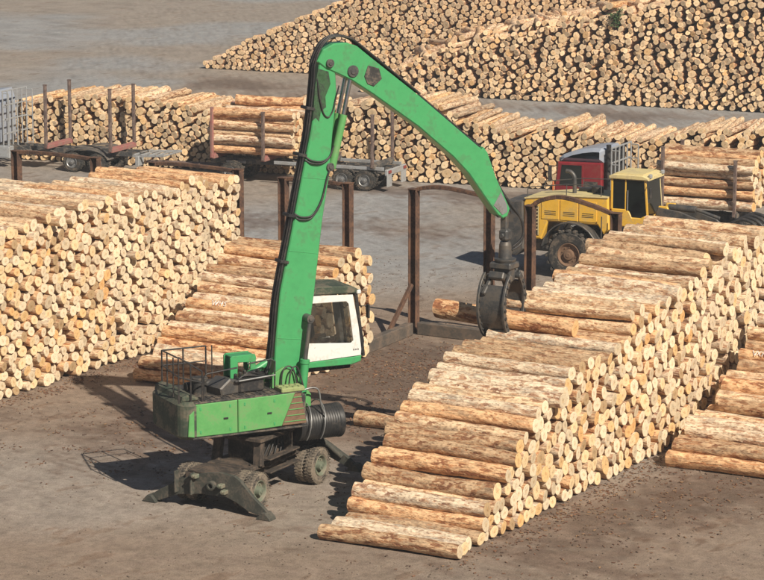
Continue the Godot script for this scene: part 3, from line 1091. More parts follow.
func make_handler():
	var H := thing("material_handler", "green wheeled timber handler with raised white cab and tall bent boom", "material handler", turn(27, Vector3(-3.65, 0, -74.62)))
	var under := Transform3D(Basis(Vector3.UP, deg_to_rad(33)), Vector3.ZERO)
	# --- undercarriage: frame, pylon, axles
	var f := MB.new()
	f.box(Vector3(0, 0.80, 0), Vector3(4.3, 0.42, 0.85), 0.03)
	f.box(Vector3(0, 0.98, 0), Vector3(2.6, 0.12, 1.5), 0.02)
	for x in [-1.65, 1.6]:
		f.rod(Vector3(x, 0.55, -0.9), Vector3(x, 0.55, 0.9), 0.13, 12)
		f.box(Vector3(x, 0.6, 0), Vector3(0.5, 0.42, 0.5), 0.06)
	var u := holder(H, "undercarriage", under)
	part(u, "chassis_frame", f, M.grime)
	var p := MB.new()
	for x in [-0.75, 0.75]:
		for z in [-0.7, 0.7]:
			p.span(Vector3(x * 1.15, 1.0, z), Vector3(x, 1.72, z * 0.95), 0.2, 0.26, 0.015)
	p.box(Vector3(0, 1.38, 0), Vector3(1.2, 0.72, 1.0), 0.03)
	p.box(Vector3(0, 1.76, 0), Vector3(1.95, 0.12, 1.75), 0.02)
	p.lathe([Vector2(0, 0), Vector2(0, 0.78), Vector2(0.2, 0.78), Vector2(0.2, 0)], Transform3D(Basis(Vector3.UP, Vector3.LEFT, Vector3.BACK), Vector3(0, 1.82, 0)), 32)
	part(u, "pylon", p, M.grime)
	for y in [0.82, 1.2]:
		var st := MB.new()
		st.span(Vector3(-0.75, y, 0.92), Vector3(0.85, y + 0.02, 0.92), 0.24, 0.05, 0.01)
		st.span(Vector3(-0.55, y - 0.01, 0.7), Vector3(-0.55, y - 0.01, 0.9), 0.06, 0.05)
		st.span(Vector3(0.65, y - 0.01, 0.7), Vector3(0.65, y - 0.01, 0.9), 0.06, 0.05)
		part(u, "step", st, M.grime)
	var hs := MB.new()
	for k in 5:
		hs.tube(bend([Vector3(-1.1 + k * 0.3, 1.1, 0.55), Vector3(-0.9 + k * 0.35, 0.86 + 0.06 * (k % 2), 0.66), Vector3(-0.4 + k * 0.3, 1.15, 0.58), Vector3(0.0 + k * 0.2, 1.5, 0.56)]), 0.025, 6)
	part(u, "hose", hs, M.black)
	for x in [-1.65, 1.6]:
		for s in [-1.0, 1.0]:
			wheel(H, under * axle(x, 0.535, 1.27 * s, s), 0.535, 0.27, true, M.tyre, M.hub, 34, 0.008)
	# --- stabiliser blades, one at each end
	for e in [[-2.35, -1.0], [2.5, 1.0]]:
		var bl := holder(H, "stabiliser_blade", under * Transform3D(Basis(Vector3(0, 0, 1), Vector3.UP, Vector3(-1, 0, 0)), Vector3(e[0], 0.0 if e[1] < 0 else 0.28, 0)))
		var m := MB.new()   # local x along the blade, z outwards from the frame (-x of the frame)
		var out: float = -e[1]
		var outline := P2([[-2.02, 0.16], [-1.86, 0.30], [-1.52, 0.56], [-1.08, 0.99], [-0.9, 1.09], [-0.4, 1.13], [0.1, 1.05], [0.56, 0.92], [1.04, 0.70], [1.62, 0.38], [1.98, 0.14], [1.9, 0.04], [1.62, 0.06], [1.45, 0.14], [0.95, 0.33], [0.2, 0.44], [-0.62, 0.46], [-0.98, 0.34], [-1.34, 0.15], [-1.6, 0.1], [-1.9, 0.04]])
		if out > 0:
			for i in outline.size():
				outline[i].x = -outline[i].x
		m.prism(outline, -0.06, 0.06, 0.012)
		for x in [-0.98, -0.45]:
			m.box(Vector3(x, 0.72, -0.12 * out * -1.0), Vector3(0.05, 0.62, 0.2), 0.01)
		part(bl, "blade_plate", m, M.blade)
		var bk := MB.new()
		bk.prism(P2([[-0.75, 0.5], [-0.75, 1.02], [0.75, 0.92], [0.75, 0.5]]), -0.02, 0.02, 0.004)
		bk.box(Vector3(0, 0.86, -0.42 * out), Vector3(1.5, 0.3, 0.9), 0.03)
		bk.box(Vector3(0, 1.03, -0.4 * out), Vector3(1.3, 0.06, 0.85), 0.01, Basis(Vector3.BACK, -0.05))
		part(bl, "blade_arm", bk, M.grime)
		var rg := MB.new()
		rg.lathe([Vector2(0, 0.075), Vector2(0, 0.14), Vector2(0.12, 0.14), Vector2(0.14, 0.11), Vector2(0.14, 0.075), Vector2(0.0, 0.07)], Transform3D(Basis(Vector3(0, 0, out), Vector3.UP, Vector3(-out, 0, 0)), Vector3(0.18, 0.74, 0.055 * out)), 20)
		part(bl, "towing_eye", rg, M.blade)
		for q in [[-0.34, 0.95], [0.52, 0.78], [0.62, 0.62]]:
			var lg := MB.new()
			lg.box(Vector3(q[0], q[1], 0.13 * out), Vector3(0.16, 0.12, 0.2), 0.02)
			lg.rod(Vector3(q[0], q[1] + 0.03, 0.2 * out), Vector3(q[0], q[1] + 0.03, 0.3 * out), 0.045, 10)
			part(bl, "bracket", lg, M.hub)
		for s in [-1.0, 1.0]:
			var ft := MB.new()
			ft.prism(P2([[-0.22, 0.0], [0.22, 0.0], [0.2, 0.06], [0.06, 0.2], [-0.06, 0.2], [-0.2, 0.06]]), -0.17, 0.17, 0.012)
			ft.xf = Transform3D(Basis.IDENTITY, Vector3(1.9 * s, 0.0, 0))
			var ft2 := MB.new()
			ft2.xf = ft.xf
			ft2.prism(P2([[-0.22, 0.0], [0.22, 0.0], [0.2, 0.06], [0.06, 0.2], [-0.06, 0.2], [-0.2, 0.06]]), -0.17, 0.17, 0.012)
			part(bl, "foot_pad", ft2, M.blade)
			var cy := MB.new()
			cy.rod(Vector3(0.72 * s, 0.86, -0.1 * out), Vector3(1.5 * s, 0.36, -0.1 * out), 0.075, 12)
			part(bl, "ram", cy, M.blade)
	# --- upper works
	var plan := Transform3D(Basis(Vector3.RIGHT, Vector3.FORWARD, Vector3.UP), Vector3.ZERO)   # polygon x,-z carried upwards
	var cw := MB.new()
	cw.xf = plan
	var pl := []
	for k in 7:
		var t := deg_to_rad(90.0 + 15.0 * k)
		pl.append([-2.32 + 0.4 * cos(t), 0.8 + 0.4 * sin(t)])
	for k in 7:
		var t := deg_to_rad(180.0 + 15.0 * k)
		pl.append([-2.32 + 0.4 * cos(t), -0.8 + 0.4 * sin(t)])
	pl.append([-2.26, -1.2])
	pl.append([-2.26, 1.2])
	cw.prism(P2(pl), 2.0, 3.08, 0.11)
	var cwo := part(H, "counterweight", cw, M.ballast)
	var cc := MB.new()
	cc.prism(P2([[-2.52, 2.12], [-2.48, 2.72], [-2.33, 2.85], [-2.33, 2.08]]), 1.15, 1.212, 0.015)
	part(cwo, "corner_panel", cc, M.green_dusty)
	var cs := MB.new()
	cs.prism(P2([[-2.62, 3.06], [-2.58, 3.2], [-2.4, 3.26], [-2.1, 3.14], [-2.1, 3.06]]), -1.0, 1.0, 0.04)
	part(cwo, "top_hump", cs, M.ballast)
	var core := MB.new()
	core.box(Vector3(-0.6, 2.5, 0), Vector3(3.5, 0.84, 2.1), 0.02)
	core.box(Vector3(-0.4, 2.05, 0), Vector3(3.0, 0.14, 1.7), 0.02)
	core.box(Vector3(1.2, 2.55, -0.5), Vector3(0.5, 0.9, 1.3), 0.04)
	part(H, "house_frame", core, M.soot)
	for s in [1.0, -1.0]:
		for q in [[[-2.31, 2.07], [-2.31, 2.99], [-0.995, 3.0], [-0.995, 2.06]], [[-0.975, 2.06], [-0.975, 3.0], [0.78, 3.02], [0.36, 2.1]]]:
			var m := MB.new()
			m.prism(P2(q), 1.06, 1.15, 0.02)
			if s < 0:
				m = MB.new()
				m.xf = Transform3D(Basis.IDENTITY, Vector3(0, 0, -2.21))
				m.prism(P2(q), 1.06, 1.15, 0.02)
			var d := part(H, "door", m, M.green_dusty)
			var hd := MB.new()
			hd.box(Vector3(q[0][0] + 0.95, 2.52, 1.158 * s), Vector3(0.14, 0.05, 0.03), 0.008)
			part(d, "handle", hd, M.black)
			for e in [0.16, 0.84]:
				for y in [2.2, 2.86]:
					var hg := MB.new()
					hg.box(Vector3(lerpf(q[0][0], q[3][0] if q[3][0] > q[0][0] + 0.9 else q[2][0], e) - 0.02, y, 1.153 * s), Vector3(0.05, 0.09, 0.02), 0.006)
					part(d, "hinge", hg, M.green)
		var g := MB.new()
		g.prism(P2([[0.39, 2.1], [0.79, 3.0], [0.97, 3.0], [1.15, 2.1]]), 1.04 * s if s > 0 else -1.1, 1.1 if s > 0 else -1.04, 0.01)
		var gp := part(H, "step_panel", g, M.grille_rust)
		for k in 5:
			var y := 2.2 + k * 0.17
			var t := (y - 2.1) / 0.9
			var m := MB.new()
			m.box(Vector3(lerpf(0.77, 0.88, t), y, 1.105 * s), Vector3(lerpf(0.72, 0.2, t), 0.022, 0.03), 0.006)
			part(gp, "tread", m, M.green_dusty)
		var sill := MB.new()
		sill.box(Vector3(-0.6, 2.03, 1.1 * s), Vector3(3.5, 0.05, 0.13), 0.012)
		part(H, "sill_rail", sill, M.soot)
	var deck := MB.new()
	deck.box(Vector3(-0.65, 3.025, 0), Vector3(3.3, 0.05, 2.26), 0.01)
	for k in 16:
		deck.box(Vector3(-2.1 + k * 0.19, 3.058, 0.82), Vector3(0.05, 0.02, 0.5), 0.006)
	var dk := part(H, "deck", deck, M.soot)
	var vb := MB.new()
	vb.box(Vector3(0.72, 3.11, 0.9), Vector3(0.72, 0.12, 0.5), 0.02)
	for k in 4:
		for j in 2:
			vb.box(Vector3(0.46 + k * 0.18, 3.175, 0.78 + j * 0.22), Vector3(0.13, 0.02, 0.15), 0.006)
	part(dk, "hatch", vb, M.hatch)
	# engine bay: hood, cleaner, manifold, pipes
	var hood := MB.new()
	hood.xf = Transform3D(Basis(Vector3.UP, 0.25), Vector3(-1.05, 3.05, 0.35))
	hood.prism(P2([[-0.35, 0], [-0.4, 0.22], [-0.05, 0.46], [0.3, 0.36], [0.45, 0.12], [0.45, 0]]), -0.35, 0.35, 0.04)
	part(H, "engine_cover", hood, M.dark_steel)
	var ac := MB.new()
	ac.rod(Vector3(-1.72, 3.04, 0.15), Vector3(-1.72, 3.42, 0.15), 0.2, 16)
	ac.rod(Vector3(-1.72, 3.42, 0.15), Vector3(-1.72, 3.52, 0.15), 0.24, 16)
	part(H, "air_cleaner", ac, M.soot)
	var eb := MB.new()
	eb.box(Vector3(-0.35, 3.25, 0.45), Vector3(0.8, 0.4, 0.5), 0.06)
	for k in 6:
		eb.rod(Vector3(-0.7 + k * 0.14, 3.3, 0.3), Vector3(-0.7 + k * 0.14, 3.55 + 0.04 * (k % 3), 0.36), 0.05, 9)
	eb.rod(Vector3(-2.0, 3.2, -0.2), Vector3(-0.4, 3.24, -0.3), 0.13, 12)
	eb.rod(Vector3(-0.9, 3.42, 0.75), Vector3(0.1, 3.45, 0.7), 0.04, 8)
	part(H, "engine", eb, M.black)
	var pipes := MB.new()
	for k in 7:
		pipes.tube(bend([Vector3(-0.9 + k * 0.12, 3.1, 0.6), Vector3(-0.6 + k * 0.1, 3.5 + 0.03 * (k % 3), 0.55 - k * 0.06), Vector3(0.0 + k * 0.05, 3.45 - 0.04 * (k % 2), 0.5 - k * 0.08), Vector3(0.5, 3.25, 0.35 - k * 0.08)]), 0.028, 6)
	part(H, "hose", pipes, M.black)
	var sp := MB.new()
	sp.rod(Vector3(-0.8, 3.44, 0.8), Vector3(0.35, 3.50, 0.74), 0.025, 8)
	part(H, "steel_pipe", sp, M.steel)
	# green slewing gear housing with its ram
	var gb := MB.new()
	gb.prism(P2([[-0.70, 3.05], [-0.70, 3.92], [-0.64, 3.98], [0.06, 3.98], [0.1, 3.9], [0.08, 3.5], [0.0, 3.4], [-0.08, 3.5], [-0.08, 3.76], [-0.46, 3.78], [-0.5, 3.05]]), -0.52, -0.44, 0.015)
	gb.prism(P2([[-0.70, 3.05], [-0.70, 3.92], [-0.64, 3.98], [0.06, 3.98], [0.1, 3.9], [0.08, 3.5], [0.0, 3.4], [-0.08, 3.5], [-0.08, 3.76], [-0.46, 3.78], [-0.5, 3.05]]), -0.06, 0.0, 0.015)
	gb.box(Vector3(-0.3, 3.94, -0.25), Vector3(0.72, 0.05, 0.39), 0.01)
	gb.box(Vector3(-0.55, 3.45, -0.25), Vector3(0.08, 0.85, 0.37), 0.01)
	part(H, "ram_bracket", gb, M.green)
	var gr := MB.new()
	gr.rod(Vector3(-0.3, 3.32, 0.02), Vector3(0.42, 3.72, 0.02), 0.11, 14)
	gr.rod(Vector3(0.42, 3.72, 0.02), Vector3(0.7, 3.88, 0.02), 0.05, 10)
	part(H, "levelling_ram", gr, M.green)
	# boom foot
	var bf := MB.new()
	for s in [-1.0, 1.0]:
		bf.xf = Transform3D(Basis.IDENTITY, Vector3(0, 0, 0.4 * s))
		bf.prism(P2([[0.3, 2.9], [0.42, 3.45], [0.75, 3.62], [1.05, 3.5], [1.6, 2.75], [1.6, 2.4], [0.9, 2.4]]), -0.05, 0.05, 0.012)
	part(H, "boom_bracket", bf, M.green_dusty)
	# the boom
	var bm := MB.new()
	bm.prism(P2([[0.60, 2.98], [0.55, 3.4], [0.62, 4.42], [0.76, 5.7], [1.22, 7.83], [1.46, 8.96], [1.76, 10.27], [1.95, 11.6], [2.02, 12.2], [2.16, 12.34], [2.36, 12.3], [2.52, 11.95], [2.56, 11.24], [2.44, 10.23], [2.31, 8.9], [2.11, 7.77], [1.83, 5.6], [1.60, 4.2], [1.28, 3.1], [1.0, 2.9]]), -0.22, 0.22, 0.03)
	var boom := part(H, "boom", bm, M.green)
	for q in [[1.1, 3.2, 0.36], [1.56, 4.94, 0.55], [2.32, 12.14, 0.33], [2.34, 9.2, 0.28]]:
		var m := MB.new()
		m.rod(Vector3(q[0], q[1], -q[2]), Vector3(q[0], q[1], q[2]), 0.12, 18)
		m.rod(Vector3(q[0], q[1], -q[2] - 0.03), Vector3(q[0], q[1], q[2] + 0.03), 0.06, 12)
		part(boom, "pin", m, M.dark_steel)
	for y in [6.6, 7.9, 9.6, 10.9]:
		var t: float = (y - 5.7) / 6.0
		var m := MB.new()
		m.box(Vector3(lerpf(0.70, 1.86, t), y, 0.1), Vector3(0.26, 0.09, 0.42), 0.01, Basis(Vector3.BACK, -0.2))
		part(boom, "hose_clamp", m, M.black)
	var gs := MB.new()   # grease caked round the top joint and weld beads across the boom
	gs.prism(P2([[1.80, 10.55], [1.88, 11.5], [1.98, 12.0], [2.3, 11.9], [2.36, 11.55], [2.2, 11.2], [2.22, 10.9], [2.06, 10.8], [2.0, 10.5], [1.9, 10.62]]), 0.219, 0.226, 0.003)
	part(boom, "grease_patch", gs, M.soot_green)
	for q in [[0.62, 4.42, 1.62, 4.3], [1.0, 6.9, 1.98, 6.75], [1.46, 8.96, 2.31, 8.85]]:
		var wb := MB.new()
		for s in [-1.0, 1.0]:
			wb.rod(Vector3(q[0] + 0.04, q[1], 0.219 * s), Vector3(q[2] - 0.04, q[3], 0.219 * s), 0.012, 6)
		part(boom, "weld_seam", wb, M.green)
	var hz := MB.new()
	for k in 5:
		var z := -0.06 + k * 0.075
		var o := 0.075 + 0.02 * (k % 2)
		hz.tube(bend([Vector3(0.3, 3.2 + k * 0.06, z), Vector3(0.50 - o, 3.7, z), Vector3(0.60 - o, 4.42, z), Vector3(0.74 - o, 5.7, z), Vector3(1.20 - o, 7.83, z), Vector3(1.44 - o, 8.96, z), Vector3(1.73 - o, 10.27, z), Vector3(1.90 - o, 11.6, z), Vector3(1.93 - o * 0.7, 12.15, z), Vector3(2.12, 12.62 + o * 0.6, z), Vector3(2.5, 12.80 + o, z), Vector3(2.95, 12.74 + o, z), Vector3(3.3, 12.52 + o, z), Vector3(4.2, 11.82 + o, z), Vector3(5.2, 11.05 + o, z)]), 0.028, 7)
	part(boom, "hose", hz, M.black)
	for q in [[Vector3(1.56, 9.55, 0.2), Vector3(1.75, 9.42, 0.27), Vector3(2.05, 9.38, 0.28), Vector3(2.3, 9.5, 0.26), Vector3(2.45, 9.8, 0.24)],
			[Vector3(1.22, 7.95, 0.2), Vector3(1.42, 7.84, 0.27), Vector3(1.75, 7.88, 0.28), Vector3(2.05, 8.3, 0.27), Vector3(2.24, 8.95, 0.26), Vector3(2.4, 9.3, 0.26)]]:
		for k in 2:
			var hl := MB.new()
			var pts := []
			for i in q.size():
				pts.append(q[i] - Vector3(0, k * 0.1 * (1.0 - i / float(q.size() - 1)), 0))
			hl.tube(bend(pts), 0.026, 6)
			part(boom, "hose_loop", hl, M.black)
	var h3 := MB.new()
	h3.tube(bend([Vector3(1.95, 11.7, 0.22), Vector3(2.0, 11.2, 0.26), Vector3(2.12, 10.75, 0.25), Vector3(2.28, 10.62, 0.25), Vector3(2.42, 10.8, 0.25), Vector3(2.5, 11.1, 0.25), Vector3(2.6, 11.5, 0.28)]), 0.022, 6)
	part(boom, "hose_loop", h3, M.black)
	# the stick
	var sk := MB.new()
	sk.prism(P2([[1.93, 12.2], [2.12, 12.52], [2.46, 12.68], [2.86, 12.69], [3.18, 12.58], [3.63, 12.23], [5.16, 11.07], [6.80, 9.74], [7.22, 9.40], [7.28, 9.46], [7.42, 9.28], [7.70, 8.55], [8.06, 7.82], [8.18, 7.58], [8.10, 7.36], [7.95, 7.31], [7.78, 7.42], [7.52, 7.74], [6.81, 8.70], [6.28, 9.24], [5.16, 10.17], [3.72, 11.17], [3.02, 11.62], [2.6, 11.82], [2.2, 12.0]]), -0.26, 0.26, 0.03)
	var stick := part(H, "stick", sk, M.green)
	for s in [-1.0, 1.0]:
		var m := MB.new()
		m.xf = Transform3D(Basis.IDENTITY, Vector3(0, 0, 0.263 * s))
		m.prism(P2([[7.62, 7.72], [7.86, 8.1], [8.06, 7.72], [8.08, 7.5], [7.92, 7.42]]), -0.012, 0.012, 0.004)
		part(stick, "tip_plate", m, M.steel)
		var c := MB.new()
		c.xf = Transform3D(Basis.IDENTITY, Vector3(0, 0, 0.266 * s))
		c.prism(P2([[3.40, 11.72], [3.52, 12.02], [3.86, 11.92], [3.95, 11.62], [3.7, 11.42], [3.5, 11.5]]), -0.02, 0.02, 0.004)
		part(stick, "recess_shade_plate", c, M.soot)  # dark plate standing in for the shade inside a cut-out of the stick
	var pin := MB.new()
	pin.rod(Vector3(3.04, 11.88, -0.31), Vector3(3.04, 11.88, 0.31), 0.17, 18)
	pin.rod(Vector3(3.04, 11.88, -0.34), Vector3(3.04, 11.88, 0.34), 0.09, 14)
	part(stick, "pin", pin, M.dark_steel)
	var le := MB.new()
	le.tube([Vector3(5.2, 11.10, 0.1), Vector3(6.80, 9.80, 0.1), Vector3(7.22, 9.46, 0.1)], 0.035, 6)
	le.tube(bend([Vector3(7.45, 9.2, 0.0), Vector3(7.9, 8.3, 0.0), Vector3(8.3, 7.7, 0.05), Vector3(8.65, 7.2, 0.1), Vector3(8.7, 6.7, 0.1), Vector3(8.4, 6.4, 0.05)]), 0.04, 7)
	le.tube(bend([Vector3(7.5, 9.0, -0.1), Vector3(7.95, 8.2, -0.1), Vector3(8.4, 7.6, -0.1), Vector3(8.78, 7.1, -0.05), Vector3(8.75, 6.5, -0.05), Vector3(8.4, 6.3, 0.0)]), 0.035, 7)
	part(stick, "hose", le, M.black)
	# rams
	for s in [-1.0, 1.0]:
		var z: float = 0.47 * s
		var b := MB.new()
		b.rod(Vector3(1.28, 2.55, z), Vector3(1.41, 3.75, z), 0.12, 16)
		b.rod(Vector3(1.395, 3.66, z), Vector3(1.41, 3.79, z), 0.14, 16)
		var bo := part(H, "boom_ram", b, M.green)
		var r := MB.new()
		r.rod(Vector3(1.41, 3.78, z), Vector3(1.56, 4.94, z), 0.065, 12)
		r.rod(Vector3(1.56, 4.94, z - 0.09), Vector3(1.56, 4.94, z + 0.07), 0.11, 14)
		part(bo, "rod", r, M.dark_steel)
		z = 0.17 * s
		var b2 := MB.new()
		b2.rod(Vector3(2.42, 9.15, z), Vector3(2.79, 10.65, z), 0.11, 14)
		var b2o := part(H, "stick_ram", b2, M.green_dusty)
		var r2 := MB.new()
		r2.rod(Vector3(2.79, 10.65, z), Vector3(3.04, 11.8, z), 0.06, 12)
		part(b2o, "rod", r2, M.chrome)
	# drum at the front of the house, with pale hoops
	var dr := MB.new()
	var prof := [Vector2(0, 0), Vector2(0, 0.5)]
	for k in 16:
		prof.append(Vector2(0.05 + k * 0.078, 0.492))
		prof.append(Vector2(0.08 + k * 0.078, 0.484))
	prof.append(Vector2(1.32, 0.505))
	prof.append(Vector2(1.37, 0.505))
	prof.append(Vector2(1.39, 0.5))
	prof.append(Vector2(1.35, 0.45))
	prof.append(Vector2(1.35, 0))
	dr.lathe(prof, Transform3D(Basis.IDENTITY, Vector3(1.15, 1.88, 0.3)), 32)
	var drum := part(H, "drum", dr, M.black)
	for x in [1.36, 1.8]:
		var hp := []
		for k in 15:
			var t := deg_to_rad(-40 + k * 13)
			hp.append(Vector3(x + 0.1 * sin(t), 1.9 + 0.62 * sin(t), 0.3 + 0.64 * cos(t)))
		var m := MB.new()
		m.tube(hp, 0.018, 7)
		part(drum, "hoop", m, M.steel)
	var hr := MB.new()
	hr.tube(bend([Vector3(1.15, 2.98, 0.8), Vector3(1.5, 3.02, 0.8), Vector3(1.68, 2.9, 0.8), Vector3(1.75, 2.5, 0.8), Vector3(1.9, 2.15, 0.78)]), 0.024, 7)
	part(H, "grab_rail", hr, M.steel)
	# railings round the deck
	for s in [1.0, -1.0]:
		var m := MB.new()
		var z: float = 1.05 * s
		var xs := [-2.72, -2.36, -2.02]
		var tops := [4.36, 4.14, 3.9]
		if s < 0:
			tops = [4.12, 4.12, 4.12]
			xs = [-2.35, -1.7, -1.0]
		for k in 3:
			m.rod(Vector3(xs[k], 3.05, z), Vector3(xs[k], tops[k], z), 0.024, 7)
		m.rod(Vector3(xs[0], tops[0], z), Vector3(xs[2], tops[2], z), 0.024, 7)
		m.rod(Vector3(xs[0], (tops[0] + 3.05) / 2 + 0.1, z), Vector3(xs[2], (tops[2] + 3.05) / 2 + 0.1, z), 0.02, 7)
		part(H, "railing", m, M.black)
	var tr := MB.new()
	tr.rod(Vector3(-2.72, 4.34, 1.05), Vector3(-2.35, 4.12, -1.05), 0.024, 7)
	tr.rod(Vector3(-2.72, 3.8, 1.05), Vector3(-2.35, 3.7, -1.05), 0.02, 7)
	for z in [0.4, -0.35]:
		tr.rod(Vector3(-2.54 - z * 0.17, 3.1, z), Vector3(-2.54 - z * 0.17, 4.22, z), 0.022, 7)
	part(H, "railing", tr, M.black)
	var pr := MB.new()
	pr.tube([Vector3(-1.95, 3.05, 1.0), Vector3(-1.95, 3.72, 1.0), Vector3(-1.85, 3.8, 1.0), Vector3(-0.9, 3.86, 0.9)], 0.024, 7)
	pr.tube([Vector3(0.38, 3.05, 0.62), Vector3(0.40, 3.86, 0.62), Vector3(0.3, 3.92, 0.55), Vector3(-0.4, 3.84, 0.5)], 0.024, 7)
	pr.tube(bend([Vector3(0.62, 3.05, 0.55), Vector3(0.66, 3.5, 0.55), Vector3(0.85, 3.66, 0.55), Vector3(1.02, 3.5, 0.55), Vector3(1.12, 3.05, 0.55)]), 0.024, 7)
	pr.tube(bend([Vector3(0.78, 3.05, 0.7), Vector3(0.88, 3.55, 0.66), Vector3(1.1, 3.6, 0.62), Vector3(1.3, 2.95, 0.62)]), 0.024, 7)
	part(H, "grab_rail", pr, M.black)
	var an := MB.new()
	an.rod(Vector3(-1.05, 3.05, -0.5), Vector3(-1.05, 4.25, -0.5), 0.018, 6)
	part(H, "antenna", an, M.black)
	make_cab(H)
	make_grapple(H)


func make_cab(H: Node3D):
	var cab := holder(H, "cab", Transform3D(Basis.IDENTITY, Vector3(0, 0, -0.36)))   # local z 0 is the side near the boom, -1.15 the far side
	var arm := MB.new()
	arm.span(Vector3(0.9, 2.8, -0.85), Vector3(1.95, 3.22, -0.85), 0.55, 0.3, 0.03)
	arm.box(Vector3(2.6, 3.22, -0.9), Vector3(1.5, 0.16, 0.7), 0.02)
	part(H, "cab_arm", arm, M.soot)
	var base := MB.new()
	base.prism(P2([[1.88, 3.3], [1.88, 3.47], [3.3, 3.50], [3.62, 3.52], [3.6, 3.36], [3.3, 3.28]]), -1.15, 0.0, 0.02)
	part(cab, "base_band", base, M.green)
	for z in [-0.05, -1.15]:
		var m := MB.new()
		m.prism(P2([[1.88, 3.48], [1.88, 4.0], [1.95, 4.03], [3.27, 3.92], [3.35, 3.98], [3.20, 5.08], [3.12, 5.16], [1.95, 5.19], [1.88, 5.19], [1.88, 5.42], [3.34, 5.34], [3.62, 3.9], [3.6, 3.53]]), z, z + 0.05, 0.01)
		var sf := part(cab, "side_frame", m, M.white)
		var gl := MB.new()
		gl.prism(P2([[1.89, 4.0], [3.31, 3.93], [3.16, 5.14], [1.89, 5.18]]), z + 0.02, z + 0.03, 0.001)
		part(sf, "window", gl, M.glass)
		var sl := MB.new()
		sl.tube([Vector3(3.42, 5.1, z + (0.07 if z > -0.5 else -0.02)), Vector3(3.66, 3.95, z + (0.07 if z > -0.5 else -0.02)), Vector3(3.62, 3.6, z + (0.07 if z > -0.5 else -0.02))], 0.03, 7)
		part(sf, "grab_rail", sl, M.black)
	var rear := MB.new()
	rear.box(Vector3(1.90, 3.75, -0.575), Vector3(0.05, 0.5, 1.04), 0.01)
	rear.box(Vector3(1.90, 5.27, -0.575), Vector3(0.05, 0.28, 1.04), 0.01)
	part(cab, "rear_panel", rear, M.white)
	var fr := MB.new()   # dark front frame, raked
	for z in [-1.12, -0.02]:
		fr.span(Vector3(3.68, 3.5, z), Vector3(3.43, 5.42, z), 0.09, 0.10, 0.02)
	fr.span(Vector3(3.66, 3.62, -1.04), Vector3(3.66, 3.62, -0.1), 0.1, 0.2, 0.01)
	fr.span(Vector3(3.42, 5.33, -1.04), Vector3(3.42, 5.33, -0.1), 0.1, 0.1, 0.01)
	part(cab, "front_frame", fr, M.black)
	var fg := MB.new()
	fg.prism(P2([[3.63, 3.72], [3.645, 3.72], [3.435, 5.28], [3.42, 5.28]]), -1.06, -0.08, 0.002)
	part(cab, "windscreen", fg, M.glass)
	var rf := MB.new()
	rf.prism(P2([[1.82, 5.44], [1.82, 5.60], [2.2, 5.68], [3.3, 5.60], [3.56, 5.46], [3.5, 5.38]]), -1.2, 0.06, 0.03)
	part(cab, "roof", rf, M.ballast)
	var lp := MB.new()
	lp.box(Vector3(3.5, 5.42, 0.02), Vector3(0.14, 0.12, 0.14), 0.03)
	part(cab, "work_lamp", lp, M.white)
	var se := MB.new()
	se.box(Vector3(2.45, 3.85, -0.57), Vector3(0.5, 0.14, 0.5), 0.04)
	se.box(Vector3(2.2, 4.3, -0.57), Vector3(0.14, 0.8, 0.48), 0.05, Basis(Vector3.BACK, 0.12))
	se.box(Vector3(2.5, 3.62, -0.57), Vector3(0.4, 0.34, 0.4), 0.03)
	for z in [-0.9, -0.25]:
		se.box(Vector3(2.65, 4.02, z), Vector3(0.5, 0.12, 0.12), 0.03)
	part(cab, "seat", se, M.seat)
	var mi := MB.new()
	mi.span(Vector3(3.5, 5.0, 0.02), Vector3(3.72, 5.0, 0.14), 0.02, 0.02)
	mi.box(Vector3(3.74, 4.85, 0.16), Vector3(0.05, 0.4, 0.18), 0.02)
	part(cab, "mirror", mi, M.black)
	var no := MB.new()
	for k in 3:
		no.box(Vector3(3.36 + k * 0.07, 3.72, 0.004), Vector3(0.045, 0.045, 0.008), 0.002)
	part(cab, "badge", no, M.steel)


